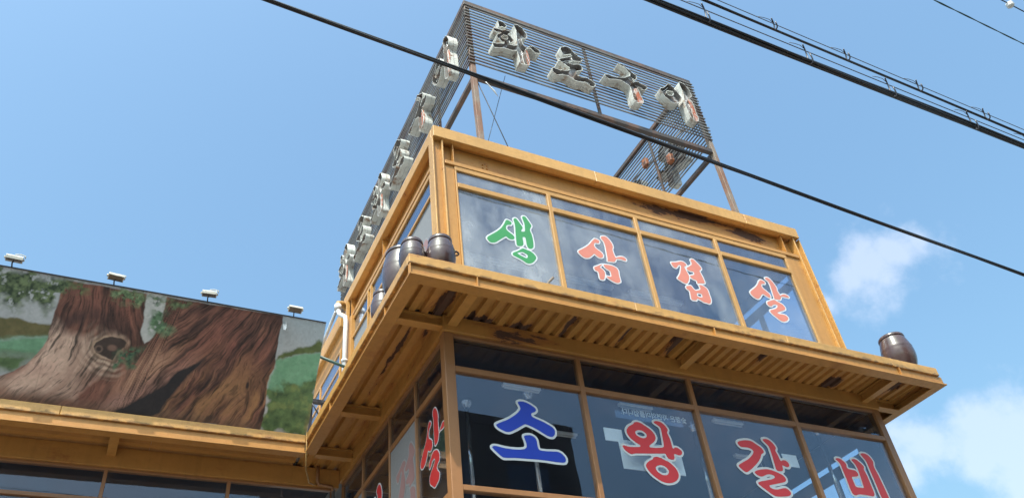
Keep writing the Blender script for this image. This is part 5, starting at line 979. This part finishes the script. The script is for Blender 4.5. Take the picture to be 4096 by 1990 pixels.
# ------------------------------------------------------------------ glazed jars on the canopy
def jar(loc, r, h, label, handles, shape=1.0):
    x, y = loc; t = thing('onggi_jar', label, 'jar', (x, y, ZC1-.02), 'dark glazed storage jars on the canopy')
    def pr(f, mx, bot, neck):
        if f < .55: return bot+(mx-bot)*math.sin(min(1, f/.55)*math.pi/2)**.9
        return neck+(mx-neck)*math.cos((f-.55)/.45*math.pi/2)**.9
    hb = h*.86; prof = [(0, .004), (r*.50, .0)]
    for i in range(1, 25):
        f = i/24; rr_ = pr(f, r, r*.54, r*.80)
        if abs(f-.72) < .03: rr_ += .004
        prof.append((rr_, f*hb))
    prof += [(r*.795, hb+.004), (r*.74, hb+.008), (r*.70, hb+.022)]
    lathe('body', prof, (x, y, ZC1-.02), M_JAR, t, 48)
    lathe('lid', [(r*.70, hb+.012), (r*.815, hb+.012), (r*.825, hb+.018), (r*.815, hb+.044), (r*.77, hb+.056), (r*.55, hb+.075), (r*.2, hb+.082), (0, hb+.084)], (x, y, ZC1-.02), M_JAR, t, 48)
    for a in handles:
        ca, sa = math.cos(a), math.sin(a); rr_ = pr(.70, r, r*.54, r*.80); z = ZC1-.02+hb*.70
        pts = [(x+ca*(rr_-.006)-sa*(k), y+sa*(rr_-.006)+ca*(k), z+.0) for k in (-.03,)]
        pts = []
        for i in range(9):
            b = math.pi*i/8; o_ = rr_-.008+math.sin(b)*.042; k = -math.cos(b)*.032
            pts.append((x+ca*o_-sa*k, y+sa*o_+ca*k, z-.012*math.sin(b)))
        tube('handle', pts, .009, M_JAR, t, 8)
    return t
jar((2.50, 5.63), .148, .44, 'small round dark jar with side handles in front of the corner post', (R(-20), R(95)))
jar((2.235, 5.72), .136, .40, 'small dark jar sitting right at the canopy corner', (R(-30), R(110)))
jar((2.30, 6.20), .205, .70, 'tall dark jar standing behind the jar at the canopy corner', ())
jar((2.24, 6.63), .128, .43, 'small dark jar farthest back along the left canopy edge', ())
jar((8.94, 5.66), .205, .585, 'brown jar alone at the right end of the canopy against the sky', ())

# ------------------------------------------------------------------ overhead cables
def cat(p0, p1, sag, n=60):
    p0, p1 = Vector(p0), Vector(p1)
    return [p0.lerp(p1, i/n)-Vector((0, 0, sag*4*(i/n)*(1-i/n))) for i in range(n+1)]
def bundle(t, base, offs, rad, mat, turns, name='strand'):
    for k, (a, rr_) in enumerate(offs):
        pts = []
        for i, p in enumerate(base):
            an = a+turns*2*math.pi*i/len(base)
            w = rr_*(1+.25*math.sin(i*.37+k))
            pts.append(p+Vector((0, math.cos(an)*w, math.sin(an)*w)))
        tube(name, pts, rad, mat, t, 7)
def lin(x, xa, za, xb, zb): return za+(zb-za)*(x-xa)/(xb-xa)
XA, XB = -32, 36
def span(x0, z0, x1, z1, y, n=170, wave=0, ph=0):
    return [Vector((xx, y, lin(xx, x0, z0, x1, z1)+.0010*(xx-5)**2*.35+wave*math.sin(xx*1.9+ph))) for xx in [XA+(XB-XA)*i/n for i in range(n+1)]]
t = thing('overhead_cable', 'black cable running across in front of the roof sign and upper windows', 'cable', (4, 3.0, 5.9))
bs_ = span(.26, 6.115, 7.07, 5.665, 3.0)
bundle(t, bs_, [(0, .0085), (2.1, .009), (4.2, .0085)], .0088, M_CABLE, 9)
t = thing('cable_bundle', 'thick bundle of black cables hung from a wire at the upper right', 'cable', (6, 3.0, 8.1))
bs_ = span(3.67, 8.07, 9.05, 8.10, 3.0)
bundle(t, bs_, [(0, .017), (1.05, .024), (2.1, .016), (3.15, .027), (4.2, .018), (5.25, .024)], .0125, M_CABLE, 5)
tube('messenger_wire', span(4.04, 8.31, 9.13, 8.265, 3.0), .0052, M_WIRE, t, 6)
def hanger(t, x, y, zt, zb, r=.055):
    c = (zt+zb)/2; hh = (zt-zb)/2
    pts = []
    for i in range(15):
        a = math.pi*.62-math.pi*1.55*i/14
        pts.append((x+.015*math.sin(a*2)+.03*math.cos(a), y+.035*math.cos(a)-.03, c+hh*math.sin(a)))
    tube('cable_hanger', pts, .0075, M_HANG, t, 8)
    tube('tie_wire', [(x-.16, y, zt+.012), (x-.09, y-.01, zt+.018), (x-.03, y-.02, zt+.005), (x+.02, y-.01, zt-.01)], .0035, M_WIRE, t, 5)
for x in (4.27, 5.58, 6.78, 8.10, 9.15): hanger(t, x, 3.0, 8.325, 8.03)
t = thing('cable_bundle', 'thinner pair of black cables hung from a wire above the thick bundle', 'cable', (7, 3.0, 8.5))
bs_ = span(4.39, 8.515, 9.21, 8.40, 3.0)
bundle(t, bs_, [(0, .009), (2.6, .011), (4.4, .007)], .0078, M_CABLE, 3)
tube('messenger_wire', span(4.59, 8.635, 9.34, 8.535, 3.0), .0045, M_WIRE, t, 6)
for x in (5.28, 6.30, 7.42, 8.55, 9.6): hanger(t, x, 3.0, lin(x, 4.59, 8.64, 9.34, 8.545), lin(x, 4.39, 8.49, 9.21, 8.375))
t = thing('twisted_wire', 'thin dark green twisted wire in the top right corner of the sky', 'cable', (10, 3, 11.5))
bundle(t, span(9.64, 11.58, 11.66, 11.505, 3.0, 340), [(0, .006), (math.pi, .006)], .007, M_GREENW, 70)
t = thing('power_line', 'power line with a white porcelain insulator at the extreme top right', 'cable', (12.5, 3, 13.1))
tube('line_wire', span(12.34, 13.15, 12.92, 13.12, 3.0), .010, M_CABLE, t, 7)
lathe('insulator', [(0, -.06), (.04, -.055), (.065, -.03), (.05, -.012), (.065, .01), (.06, .035), (.03, .055), (0, .06)], (12.55, 3.0, 13.135), M_PORC, t, 20)

# ------------------------------------------------------------------ building across the street (behind the camera; shows only as a reflection)
op = thing('opposite_building', 'dark brown block across the street mirrored in the lower left window', 'building', (6, -10, 0))
om = plain('opposite_wall', (.05, .035, .03), .85, 0, .2, 2)
box('wall', 5.0, 13.3, -20, -8, 0, 13.7, om, op, .02)
box('parapet', 4.9, 13.4, -20.1, -7.95, 13.702, 14.05, om, op, .02)
for i in range(3):
    for j in range(4): box('window', 5.8+i*2.5, 7.2+i*2.5, -7.99, -7.95, 1.2+j*3.2, 2.8+j*3.2, M_GLSIDE, op, .0)
